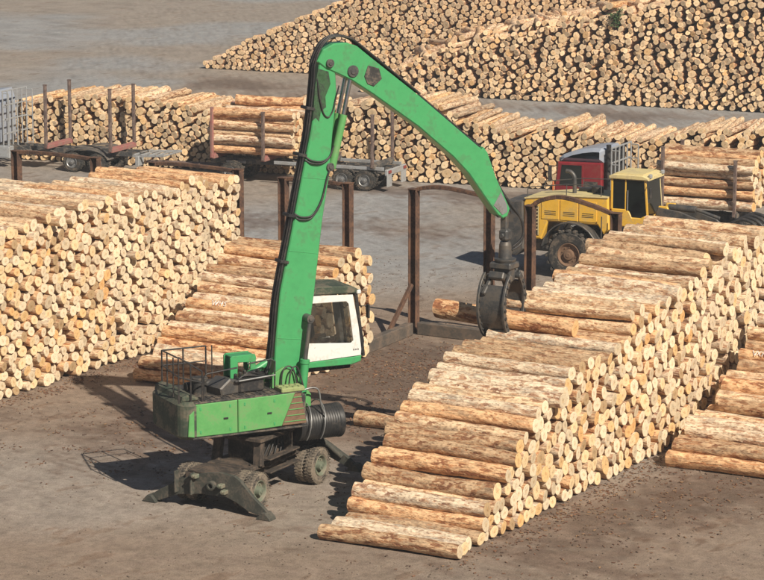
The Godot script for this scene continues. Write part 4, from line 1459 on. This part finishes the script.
func make_grapple(H: Node3D):
	# hangs from the tip pin; the claws close round a log that lies along V
	var gx := Transform3D(Basis(Vector3.UP, deg_to_rad(-57)), Vector3(8.12, 0, 0.0))   # local x along the log
	var G := holder(H, "grapple", gx)
	var l := MB.new()
	l.rod(Vector3(-0.02, 7.42, -0.36), Vector3(0.0, 7.42, 0.36), 0.09, 14)
	l.box(Vector3(0.02, 7.15, 0), Vector3(0.22, 0.6, 0.16), 0.04)
	l.box(Vector3(0.05, 6.78, 0), Vector3(0.3, 0.34, 0.34), 0.06)
	l.rod(Vector3(0.05, 6.78, -0.26), Vector3(0.05, 6.78, 0.26), 0.07, 12)
	part(G, "suspension_link", l, M.dark_steel)
	var ro := MB.new()
	ro.lathe([Vector2(0, 0), Vector2(0, 0.3), Vector2(0.06, 0.33), Vector2(0.10, 0.33), Vector2(0.12, 0.2), Vector2(0.5, 0.18), Vector2(0.6, 0.15), Vector2(0.6, 0)], Transform3D(Basis(Vector3.UP, Vector3.LEFT, Vector3.BACK), Vector3(0.05, 5.98, 0)), 24)
	part(G, "rotator", ro, M.dark_steel)
	var hd := MB.new()
	hd.box(Vector3(0.03, 5.88, 0), Vector3(0.7, 0.2, 0.62), 0.04)
	hd.box(Vector3(0.03, 5.62, 0), Vector3(0.55, 0.42, 0.36), 0.04)
	for s in [-1.0, 1.0]:
		hd.rod(Vector3(-0.38, 5.55, 0.28 * s), Vector3(0.44, 5.55, 0.28 * s), 0.09, 12)
	part(G, "grapple_head", hd, M.dark_steel)
	for s in [-1.0, 1.0]:
		var J := holder(G, "claw")
		var arc := func(r_in: float, r_out: float, t0: float, t1: float, n: int) -> PackedVector2Array:
			var o := PackedVector2Array()
			for k in n + 1:
				var t := deg_to_rad(lerpf(t0, t1, k / float(n)))
				o.append(Vector2(s * r_out * 0.86 * cos(t), 4.72 + r_out * 1.1 * sin(t)))
			for k in n + 1:
				var t := deg_to_rad(lerpf(t1, t0, k / float(n)))
				o.append(Vector2(s * r_in * 0.86 * cos(t), 4.72 + r_in * 1.1 * sin(t)))
			return o
		# ribs: polygon in (z, y), carried along x
		var rot := Basis(Vector3(0, 0, 1), Vector3.UP, Vector3(-1, 0, 0))
		for x in ([-0.42, 0.42] if s > 0 else [-0.30, 0.30]):
			var m := MB.new()
			m.xf = Transform3D(rot, Vector3(x, 0, 0))
			m.prism(arc.call(0.80, 1.0, 62.0, -80.0, 16), -0.04, 0.04, 0.01)
			part(J, "rib", m, M.dark_steel)
			var tm := MB.new()
			for k in 9:
				var t := deg_to_rad(52.0 - k * 14.0)
				tm.box(Vector3(x + 0.055, 4.72 + 1.0 * sin(t) * 0.98, s * 0.775 * cos(t)), Vector3(0.04, 0.08, 0.10), 0.01, Basis(Vector3.RIGHT, -s * t))
			part(J, "rib_studs", tm, M.black)
		var sh := MB.new()
		sh.xf = Transform3D(rot, Vector3(0, 0, 0))
		sh.prism(arc.call(0.86, 0.905, 40.0, -74.0, 16), -0.38 if s > 0 else -0.27, 0.38 if s > 0 else 0.27, 0.004)
		part(J, "shell", sh, M.dark_steel)
		var lk := MB.new()
		lk.span(Vector3(0, 5.55, 0.28 * s), Vector3(0, 5.66, 0.50 * s), 0.5, 0.22, 0.03)
		lk.span(Vector3(-0.25, 5.6, 0.2 * s), Vector3(-0.25, 5.1, 0.8 * s), 0.13, 0.13, 0.03)
		part(J, "claw_ram", lk, M.dark_steel)


func make_loader():
	var L := thing("wheel_loader", "yellow wheel loader parked behind the right stack with dark glazed cab", "wheel loader", turn(-26, Vector3(8.13, 0, -108.51)))
	for x in [0.0, 3.75]:
		for s in [-1.0, 1.0]:
			wheel(L, axle(x, 0.98, 1.4 * s, s), 1.0, 0.66, false, M.tyre_dark, M.grille_rust, 20, 0.075, 0.84)
	var f := MB.new()
	f.box(Vector3(0.2, 1.25, 0), Vector3(4.4, 0.7, 1.1), 0.05)
	f.box(Vector3(3.6, 1.2, 0), Vector3(1.6, 0.8, 1.0), 0.05)
	for x in [0.0, 3.75]:
		f.rod(Vector3(x, 0.93, -0.9), Vector3(x, 0.93, 0.9), 0.24, 14)
	part(L, "chassis_frame", f, M.chassis)
	var c := MB.new()
	c.prism(P2([[-3.02, 0.75], [-3.05, 2.6], [-2.95, 2.95], [-2.2, 3.0], [-2.15, 1.0], [-2.5, 0.7]]), -0.95, 0.95, 0.06)
	part(L, "counterweight", c, M.dark_steel)
	var h := MB.new()
	h.prism(P2([[-2.15, 1.45], [-2.2, 2.9], [-2.1, 3.1], [-0.6, 3.3], [1.5, 3.36], [1.55, 2.05], [1.3, 1.85], [1.05, 2.2], [-1.1, 2.2], [-1.4, 1.45]]), -0.92, 0.92, 0.06)
	var hood := part(L, "hood", h, M.yellow)
	var rim := MB.new()
	rim.prism(P2([[-2.12, 3.07], [-2.14, 3.12], [-0.6, 3.325], [1.5, 3.385], [1.5, 3.33], [-0.6, 3.27]]), -0.96, 0.96, 0.008)
	part(hood, "hood_lid", rim, M.yellow_pale)
	for s in [1.0, -1.0]:
		var g := MB.new()
		var z: float = 0.935 * s
		g.box(Vector3(-1.78, 2.2, z - 0.012 * s), Vector3(0.58, 1.2, 0.02), 0.005)
		var gp := part(hood, "grille_backing", g, M.black)
		var b := MB.new()
		for k in 8:
			b.span(Vector3(-2.04, 1.72 + k * 0.145, z), Vector3(-1.52, 1.60 + k * 0.145 + 0.26, z), 0.03, 0.045, 0.004)
		for k in 3:
			b.span(Vector3(-2.04 + k * 0.26, 1.62, z), Vector3(-2.04 + k * 0.26, 2.8, z), 0.03, 0.04, 0.004)
		part(hood, "grille", b, M.yellow_pale)
		for k in 3:
			var d := MB.new()
			d.box(Vector3(-1.0 + k * 0.82, 2.72, z - 0.004 * s), Vector3(0.76, 0.82, 0.03), 0.012)
			var dp := part(hood, "door", d, M.yellow)
			var ln := MB.new()
			for j in 3:
				ln.box(Vector3(-1.0 + k * 0.82, 2.5 + j * 0.07, z + 0.013 * s), Vector3(0.5, 0.025, 0.012), 0.004)
			part(dp, "vent", ln, M.black)
		var rl := MB.new()
		rl.rod(Vector3(-2.0, 3.16, z), Vector3(-2.0, 3.55, z * 0.98), 0.02, 6)
		rl.rod(Vector3(-0.3, 3.3, z), Vector3(-0.3, 3.78, z * 0.98), 0.02, 6)
		rl.rod(Vector3(1.2, 3.34, z), Vector3(1.2, 3.82, z * 0.98), 0.02, 6)
		rl.rod(Vector3(-2.0, 3.55, z * 0.98), Vector3(-0.3, 3.78, z * 0.98), 0.02, 6)
		rl.rod(Vector3(-0.3, 3.78, z * 0.98), Vector3(1.2, 3.82, z * 0.98), 0.02, 6)
		part(L, "railing", rl, M.dark_steel)
		# mudguard over the rear wheel
		var outer := []
		var inner := []
		for k in 11:
			var t := deg_to_rad(168.0 - k * 15.0)
			outer.append([1.28 * cos(t), 0.97 + 1.34 * sin(t)])
			inner.append([1.22 * cos(t), 0.97 + 1.28 * sin(t)])
		inner.reverse()
		var m := MB.new()
		m.prism(P2(outer + inner), minf(0.72 * s, 1.30 * s), maxf(0.72 * s, 1.30 * s), 0.015)
		part(L, "mudguard", m, M.dark_steel)
		var lad := MB.new()
		for k in 3:
			lad.box(Vector3(1.55, 0.8 + k * 0.45, 1.05 * s), Vector3(0.5, 0.04, 0.3), 0.01)
		lad.rod(Vector3(1.3, 0.75, 1.15 * s), Vector3(1.3, 2.6, 1.1 * s), 0.025, 6)
		lad.rod(Vector3(1.8, 0.75, 1.15 * s), Vector3(1.8, 2.6, 1.1 * s), 0.025, 6)
		part(L, "ladder", lad, M.dark_steel)
	var ex := MB.new()
	ex.tube(bend([Vector3(-0.22, 3.2, 0.25), Vector3(-0.22, 3.8, 0.25), Vector3(-0.26, 4.05, 0.25), Vector3(-0.42, 4.2, 0.25), Vector3(-0.6, 4.22, 0.25)]), 0.085, 12)
	part(L, "exhaust", ex, M.dark_steel)
	var ai := MB.new()
	ai.rod(Vector3(0.65, 3.3, -0.1), Vector3(0.65, 3.62, -0.1), 0.24, 16)
	ai.box(Vector3(0.1, 3.42, -0.45), Vector3(0.7, 0.14, 0.4), 0.03)
	part(L, "air_cleaner", ai, M.black)
	# cab
	var cb := holder(L, "cab", Transform3D.IDENTITY)
	var lo := MB.new()
	lo.prism(P2([[1.58, 2.2], [1.58, 2.95], [2.2, 2.95], [2.38, 2.85], [2.5, 2.62], [2.85, 2.62], [3.0, 2.72], [3.2, 2.62], [3.2, 2.3], [2.9, 2.2]]), -0.84, 0.84, 0.05)
	part(cb, "lower_body", lo, M.yellow)
	for z in [-0.80, 0.80]:
		var w := MB.new()
		w.prism(P2([[1.66, 2.92], [1.66, 4.12], [3.0, 4.12], [3.14, 2.75], [2.86, 2.62], [2.5, 2.63], [2.36, 2.88]]), z - 0.015, z + 0.015, 0.002)
		part(cb, "window", w, M.dark_glass)
		var p := MB.new()
		p.span(Vector3(1.62, 2.9, z), Vector3(1.62, 4.15, z), 0.09, 0.09)
		p.span(Vector3(2.2, 2.9, z), Vector3(2.2, 4.15, z), 0.06, 0.05)
		p.span(Vector3(3.14, 2.7, z), Vector3(3.02, 4.15, z), 0.08, 0.07)
		part(cb, "pillar", p, M.yellow if z > 0 else M.yellow_pale)
		var hd := MB.new()
		hd.tube([Vector3(2.30, 2.9, z * 1.05), Vector3(2.30, 3.7, z * 1.05)], 0.025, 6)
		part(cb, "handle", hd, M.steel)
	var fw := MB.new()
	fw.prism(P2([[3.155, 2.70], [3.175, 2.70], [3.05, 4.13], [3.03, 4.13]]), -0.77, 0.77, 0.003)
	fw.prism(P2([[1.59, 2.93], [1.61, 2.93], [1.61, 4.13], [1.59, 4.13]]), -0.77, 0.77, 0.003)
	part(cb, "windscreen", fw, M.dark_glass)
	var rf := MB.new()
	rf.prism(P2([[1.5, 4.13], [1.5, 4.24], [1.7, 4.34], [2.95, 4.34], [3.2, 4.24], [3.2, 4.13]]), -0.92, 0.92, 0.04)
	var roof := part(cb, "roof", rf, M.yellow_pale)
	var rt := MB.new()
	rt.box(Vector3(2.33, 4.352, 0), Vector3(1.2, 0.03, 1.6), 0.012)
	part(roof, "roof_skin", rt, M.yellow_pale)
	for z in [-0.7, 0.7]:
		var lp := MB.new()
		lp.box(Vector3(3.2, 4.3, z), Vector3(0.12, 0.16, 0.2), 0.03)
		part(cb, "work_lamp", lp, M.galv)
	var mi := MB.new()
	mi.span(Vector3(3.1, 3.9, 0.8), Vector3(3.4, 3.85, 1.25), 0.03, 0.03)
	mi.box(Vector3(3.42, 3.7, 1.28), Vector3(0.06, 0.42, 0.22), 0.03)
	part(cb, "mirror", mi, M.black)
	# front: tower, lift arms, ram, log fork
	var tw := MB.new()
	for s in [-1.0, 1.0]:
		tw.xf = Transform3D(Basis.IDENTITY, Vector3(0, 0, 0.45 * s))
		tw.prism(P2([[3.2, 1.3], [3.3, 2.6], [3.5, 3.1], [3.85, 3.1], [4.1, 2.6], [4.3, 1.3]]), -0.07, 0.07, 0.02)
	part(L, "lift_tower", tw, M.yellow)
	var ar := MB.new()
	for s in [-1.0, 1.0]:
		ar.xf = Transform3D(Basis.IDENTITY, Vector3(0, 0, 0.55 * s))
		ar.prism(P2([[3.4, 2.75], [3.5, 3.05], [4.4, 2.95], [5.6, 2.55], [6.6, 1.8], [6.5, 1.5], [5.5, 2.15], [4.3, 2.6]]), -0.06, 0.06, 0.02)
	part(L, "lift_arm", ar, M.dark_steel)
	var ra := MB.new()
	ra.rod(Vector3(3.75, 3.0, 0), Vector3(4.9, 2.98, 0), 0.14, 14)
	ra.rod(Vector3(4.9, 2.98, 0), Vector3(5.9, 2.7, 0), 0.07, 12)
	part(L, "tilt_ram", ra, M.dark_steel)
	var fk := MB.new()
	for z in [-0.8, -0.27, 0.27, 0.8]:
		fk.tube(bend([Vector3(6.45, 2.5, z), Vector3(6.5, 1.6, z), Vector3(6.9, 1.0, z), Vector3(7.9, 0.8, z)]), 0.08, 8)
		fk.tube(bend([Vector3(6.45, 2.5, z), Vector3(7.0, 2.85, z), Vector3(7.6, 2.7, z), Vector3(8.1, 2.1, z)]), 0.07, 8)
	fk.span(Vector3(6.45, 2.4, -1.0), Vector3(6.45, 2.4, 1.0), 0.2, 0.2)
	fk.span(Vector3(6.5, 1.6, -1.0), Vector3(6.5, 1.6, 1.0), 0.2, 0.2)
	part(L, "log_fork", fk, M.black)


func bunk(parent: Node3D, x: float, base: float, top: float, mat: Material, beam: Material):
	var b := MB.new()
	b.box(Vector3(x, base, 0), Vector3(0.26, 0.2, 2.55), 0.015)
	b.box(Vector3(x, base + 0.13, 0), Vector3(0.16, 0.08, 2.3), 0.01)
	part(parent, "bunk", b, beam)
	for s in [-1.0, 1.0]:
		var m := MB.new()
		m.span(Vector3(x, base - 0.05, 1.27 * s), Vector3(x, top, 1.25 * s), 0.13, 0.17, 0.012)
		m.box(Vector3(x, top + 0.01, 1.25 * s), Vector3(0.19, 0.05, 0.15), 0.01)
		part(parent, "stake", m, mat)


func rails(parent: Node3D, x0: float, x1: float, y: float):
	var m := MB.new()
	for s in [-1.0, 1.0]:
		m.span(Vector3(x0, y, 0.42 * s), Vector3(x1, y, 0.42 * s), 0.09, 0.26, 0.01)
	var n := int((x1 - x0) / 1.3)
	for k in n + 1:
		m.span(Vector3(lerpf(x0 + 0.1, x1 - 0.1, k / float(n)), y, -0.46), Vector3(lerpf(x0 + 0.1, x1 - 0.1, k / float(n)), y, 0.46), 0.1, 0.2, 0.01)
	part(parent, "chassis_frame", m, M.chassis)


func truck_wheels(parent: Node3D, xs: Array):
	for x in xs:
		for s in [-1.0, 1.0]:
			wheel(parent, axle(x, 0.52, 1.24 * s, s), 0.52, 0.27, true, M.tyre_dark, M.steel, 26, 0.014)
		var a := MB.new()
		a.rod(Vector3(x, 0.52, -0.8), Vector3(x, 0.52, 0.8), 0.09, 10)
		a.box(Vector3(x, 0.7, 0), Vector3(0.9, 0.12, 0.9), 0.03)
		part(parent, "axle", a, M.chassis)


func headboard(parent: Node3D, x: float, y0: float, y1: float):
	var m := MB.new()
	for k in 6:
		var z := -1.2 + k * 0.48
		m.span(Vector3(x, y0, z), Vector3(x, y1, z), 0.06, 0.06, 0.008)
	for k in 5:
		var y := lerpf(y0, y1, k / 4.0)
		m.span(Vector3(x - 0.004, y, -1.24), Vector3(x - 0.004, y, 1.24), 0.05, 0.07, 0.008)
	for s in [-1.0, 1.0]:
		m.span(Vector3(x + 0.35, y0, 1.2 * s), Vector3(x + 0.35, y1 - 0.1, 1.2 * s), 0.05, 0.05, 0.008)
		for k in 5:
			var y := lerpf(y0 + 0.05, y1 - 0.1, k / 4.0)
			m.span(Vector3(x, y, 1.2 * s), Vector3(x + 0.35, y, 1.2 * s), 0.04, 0.04, 0.006)
	part(parent, "headboard", m, M.galv)


func lay_cargo(root: Transform3D, x: float, length: float, base: float, top: float, seed_: int, where: String, group: String):
	var s := stack([[-1.17, top - 0.3], [-0.6, top], [0.5, top + 0.1], [1.17, top - 0.2]], 0.19, 0.30, seed_, base, 40)
	var ax := root.basis.x
	pile("load_log", s, root * Vector3(x, 0, 0), root.basis.z, ax, length, 300, {"where": where, "thick": 0.28, "thin": 0.21, "floor": base}, group, seed_, 0.6, [1, 2, 0, 4], 0.04, 0.08)


func make_right_truck():
	var at := turn(-26, Vector3(14.37, 0, -117.12))
	var T := thing("log_truck", "loaded log truck with red cab and grey roof behind the yellow loader", "truck", at)
	rails(T, -6.6, 3.2, 1.0)
	truck_wheels(T, [-5.9, 0.2, 1.6])
	bunk(T, -1.74, 1.25, 4.05, M.stake, M.chassis)
	bunk(T, 1.58, 1.25, 3.65, M.stake, M.chassis)
	headboard(T, -4.15, 1.2, 3.85)
	var ch := holder(T, "cab")
	var b := MB.new()
	b.prism(P2([[-6.8, 0.8], [-6.86, 1.9], [-6.72, 3.1], [-4.6, 3.16], [-4.58, 0.95], [-5.3, 0.95], [-5.45, 1.1], [-6.3, 1.1], [-6.42, 0.8]]), -1.2, 1.2, 0.06)
	part(ch, "body", b, M.red)
	var r := MB.new()
	r.prism(P2([[-6.74, 3.12], [-6.72, 3.25], [-6.5, 3.42], [-6.1, 3.58], [-5.6, 3.71], [-5.1, 3.79], [-4.72, 3.8], [-4.58, 3.7], [-4.58, 3.14]]), -1.14, 1.14, 0.17)
	part(ch, "roof_fairing", r, M.roof_grey)
	for s in [-1.0, 1.0]:
		var d := MB.new()
		d.box(Vector3(-6.0, 2.15, 1.2 * s), Vector3(1.05, 1.7, 0.03), 0.012)
		var dr := part(ch, "door", d, M.red)
		var w := MB.new()
		w.prism(P2([[-6.6, 2.05], [-6.5, 2.98], [-5.55, 3.0], [-5.55, 2.05]]), minf(1.205 * s, 1.22 * s), maxf(1.205 * s, 1.22 * s), 0.003)
		part(dr, "window", w, M.dark_glass)
		var hd := MB.new()
		hd.box(Vector3(-5.62, 2.05, 1.225 * s), Vector3(0.16, 0.04, 0.03), 0.008)
		part(dr, "handle", hd, M.chrome)
		var sw := MB.new()
		sw.box(Vector3(-5.1, 2.05, 1.203 * s), Vector3(0.62, 0.5, 0.02), 0.008)
		part(ch, "side_vent", sw, M.soot)
		var mi := MB.new()
		mi.span(Vector3(-6.75, 2.9, 1.2 * s), Vector3(-6.95, 2.95, 1.5 * s), 0.04, 0.04)
		mi.box(Vector3(-6.95, 2.6, 1.5 * s), Vector3(0.1, 0.7, 0.24), 0.04)
		part(ch, "mirror", mi, M.black)
		var mk := MB.new()
		mk.box(Vector3(-6.93, 1.75, 1.15 * s), Vector3(0.08, 0.9, 0.08), 0.02)
		part(ch, "marker_post", mk, M.orange)
	var ws := MB.new()
	ws.box(Vector3(-6.80, 2.5, 0), Vector3(0.04, 0.95, 2.1), 0.01, Basis(Vector3.BACK, -0.11))
	part(ch, "windscreen", ws, M.dark_glass)
	var bp := MB.new()
	bp.box(Vector3(-6.9, 0.65, 0), Vector3(0.3, 0.45, 2.4), 0.06)
	part(ch, "bumper", bp, M.chassis)
	var st := MB.new()
	st.rod(Vector3(-4.42, 1.0, 0.85), Vector3(-4.42, 3.95, 0.85), 0.11, 12)
	st.rod(Vector3(-4.42, 1.6, 0.85), Vector3(-4.42, 3.2, 0.85), 0.15, 12)
	st.rod(Vector3(-4.42, 1.0, -0.75), Vector3(-4.42, 3.7, -0.75), 0.16, 12)
	st.box(Vector3(-4.42, 2.7, 0.2), Vector3(0.2, 2.0, 0.8), 0.04)
	part(T, "exhaust_stack", st, M.black)
	var tk := MB.new()
	tk.rod(Vector3(-3.7, 0.75, 0.85), Vector3(-2.3, 0.75, 0.85), 0.32, 20)
	part(T, "fuel_tank", tk, M.steel)
	lay_cargo(at, 0.1, 4.35, 1.42, 3.9, 41, "from far side, red truck's load", "logs loaded on the red truck")


func make_left_truck():
	var at := turn(-23, Vector3(-15.4, 0, -137.94))
	var T := thing("log_truck", "empty log truck at the left edge with four tall stakes", "truck", at)
	rails(T, -6.0, 3.6, 0.98)
	truck_wheels(T, [0.0, 1.45])
	bunk(T, -1.45, 1.22, 4.4, M.stake, M.pink)
	bunk(T, 2.3, 1.22, 4.35, M.stake, M.pink)
	headboard(T, -4.0, 1.0, 3.95)
	var pn := MB.new()
	pn.box(Vector3(-5.7, 2.2, 0), Vector3(2.2, 2.3, 2.4), 0.12)
	pn.prism(P2([[-6.7, 3.34], [-6.2, 3.75], [-4.8, 3.9], [-4.6, 3.34]]), -1.15, 1.15, 0.06)
	part(T, "cab", pn, M.roof_grey)
	var tb := MB.new()
	tb.box(Vector3(-4.3, 0.8, 1.0), Vector3(1.3, 0.62, 0.5), 0.03)
	tb.box(Vector3(-4.3, 0.8, 1.255), Vector3(1.1, 0.46, 0.02), 0.008)
	part(T, "tool_box", tb, M.galv)
	for s in [-1.0, 1.0]:
		var outer := []
		var inner := []
		for k in 15:
			var t := deg_to_rad(170.0 - k * 160.0 / 14.0)
			outer.append([0.72 + 1.42 * cos(t), 0.62 + 0.62 * sin(t)])
			inner.append([0.72 + 1.38 * cos(t), 0.62 + 0.58 * sin(t)])
		inner.reverse()
		var m := MB.new()
		m.prism(P2(outer + inner), minf(0.6 * s, 1.25 * s), maxf(0.6 * s, 1.25 * s), 0.008)
		part(T, "mudguard", m, M.chassis)
	var gear := MB.new()
	for k in 4:
		gear.rod(Vector3(-3.2 + k * 0.4, 0.8, -0.8), Vector3(-3.2 + k * 0.4, 0.8, 0.9), 0.14, 10)
	gear.box(Vector3(0.7, 1.16, 0), Vector3(2.0, 0.1, 0.8), 0.02)
	gear.tube(bend([Vector3(-3.6, 1.2, 0.7), Vector3(-2.6, 0.9, 0.85), Vector3(-1.6, 1.0, 0.8), Vector3(-0.8, 0.75, 0.7)]), 0.04, 6)
	part(T, "air_tanks", gear, M.chassis)
	var tl := MB.new()
	tl.span(Vector3(3.4, 0.98, -0.95), Vector3(5.2, 1.08, -0.95), 0.1, 0.12)
	tl.span(Vector3(3.4, 0.98, 0.95), Vector3(5.2, 1.08, 0.95), 0.1, 0.12)
	for k in 5:
		tl.span(Vector3(3.5 + k * 0.4, 1.06, -1.0), Vector3(3.5 + k * 0.4, 1.06, 1.0), 0.08, 0.08)
	tl.box(Vector3(3.7, 0.75, 0.8), Vector3(0.2, 0.5, 0.6), 0.02)
	part(T, "tail_rack", tl, M.galv)
	# the trailer
	var R := thing("log_trailer", "half loaded log trailer with rusty stakes behind the handler's boom", "trailer", at)
	rails(R, 7.6, 17.5, 1.0)
	truck_wheels(R, [9.0, 15.1, 16.3])
	bunk(R, 8.05, 1.25, 3.7, M.pink, M.pink)
	bunk(R, 10.87, 1.25, 3.6, M.stake, M.pink)
	bunk(R, 13.9, 1.2, 1.45, M.stake, M.chassis)
	bunk(R, 16.75, 1.22, 3.75, M.stake, M.chassis)
	var db := MB.new()
	db.rod(Vector3(3.9, 0.62, 0.0), Vector3(8.0, 0.62, 0.35), 0.09, 10)
	db.rod(Vector3(4.3, 0.62, 0.0), Vector3(8.0, 0.62, -0.35), 0.09, 10)
	db.lathe([Vector2(0, 0.08), Vector2(0, 0.16), Vector2(0.1, 0.16), Vector2(0.1, 0.08), Vector2(0, 0.08)], Transform3D(Basis(Vector3.UP, Vector3.LEFT, Vector3.BACK), Vector3(3.85, 0.57, 0)), 16)
	part(R, "drawbar", db, M.stake)
	var tt := MB.new()
	tt.box(Vector3(9.0, 0.95, 0), Vector3(1.1, 0.14, 1.1), 0.03)
	tt.box(Vector3(17.45, 0.95, 0), Vector3(0.16, 0.3, 2.4), 0.03)
	part(R, "cross_member", tt, M.galv)
	for s in [-1.0, 1.0]:
		var mf := MB.new()
		mf.box(Vector3(17.5, 0.55, 0.9 * s), Vector3(0.03, 0.62, 0.62), 0.006)
		part(R, "mudflap", mf, M.galv)
		var li := MB.new()
		li.box(Vector3(17.56, 0.98, 0.95 * s), Vector3(0.06, 0.14, 0.3), 0.02)
		part(R, "tail_lamp", li, M.red)
		var sl := MB.new()
		sl.span(Vector3(11.4, 1.12, 1.12 * s), Vector3(17.3, 1.12, 1.12 * s), 0.08, 0.16, 0.01)
		part(R, "side_rail", sl, M.galv)
	lay_cargo(at, 10.2, 4.5, 1.42, 3.75, 42, "from far side, trailer's load", "logs loaded on the trailer")
	add_log("load_log", "reddish bent log lying loose on top of the trailer's load", log_at(at * Vector3(10.6, 4.02, -0.2), at.basis.x.rotated(Vector3.UP, 0.12), 0.24, 3.6, 0.4), "", 4, 1)


func make_shrub():
	var T := thing("green_shrub", "small green shrub growing among the logs of the far stack", "shrub", Transform3D(Basis.IDENTITY, Vector3(14.3, 4.6, -164.9)))
	var g := RandomNumberGenerator.new()
	g.seed = 5
	var s := MB.new()
	var l := MB.new()
	for k in 7:
		var d := Vector3(g.randf_range(-0.7, 0.7), g.randf_range(0.6, 1.3), g.randf_range(0.0, 0.6))
		s.rod(Vector3.ZERO, d, 0.02, 5, 0.008)
		for j in 34:
			var c := d * g.randf_range(0.35, 1.1) + Vector3(g.randfn() * 0.12, g.randfn() * 0.1, g.randfn() * 0.12)
			var b := Basis.from_euler(Vector3(g.randf() * TAU, g.randf() * TAU, g.randf() * TAU)) * 0.09
			l.quad(c + b.x, c + b.y * 0.5, c - b.x, c - b.y * 0.5, b.z)
	part(T, "stem", s, M.rust)
	part(T, "leaves", l, M.leaf)


# ------------------------------------------------------------------ build
func _ready():
	rng.seed = 1
	var cam := Camera3D.new()
	cam.name = "camera"
	cam.fov = 12.26
	cam.position = Vector3(0, 20.2, 0)
	cam.rotation_degrees = Vector3(-10.9, 0, 0)
	cam.near = 0.5
	cam.far = 6000.0
	add_child(cam)
	cam.current = true
	var we := WorldEnvironment.new()
	we.name = "world"
	var env := Environment.new()
	env.background_mode = Environment.BG_SKY
	var sky := Sky.new()
	var sm := ProceduralSkyMaterial.new()
	sm.sky_top_color = Color(0.26, 0.31, 0.39)
	sm.sky_horizon_color = Color(0.44, 0.47, 0.50)
	sm.sky_curve = 0.15
	sm.ground_bottom_color = Color(0.25, 0.22, 0.2)
	sm.ground_horizon_color = Color(0.5, 0.52, 0.55)
	sm.energy_multiplier = 1.0
	sky.sky_material = sm
	env.sky = sky
	env.tonemap_mode = Environment.TONE_MAPPER_LINEAR
	env.tonemap_exposure = 1.18
	env.sdfgi_enabled = true
	env.ssao_enabled = true
	env.ssil_enabled = true
	env.fog_enabled = true
	env.fog_density = 0.00045
	env.fog_light_color = Color(0.78, 0.81, 0.84)
	we.environment = env
	add_child(we)
	var sun := DirectionalLight3D.new()
	sun.name = "sun"
	sun.light_energy = 1.6
	sun.light_color = Color(1.0, 0.955, 0.88)
	sun.light_angular_distance = 0.5
	sun.shadow_enabled = true
	add_child(sun)
	sun.look_at_from_position(Vector3(8.56, 12.49, 13.2), Vector3.ZERO)
	make_materials()
	make_log_meshes()
	make_ground()
	make_grit()
	make_piles()
	make_right_truck()
	make_left_truck()
	make_loader()
	make_handler()
	make_shrub()
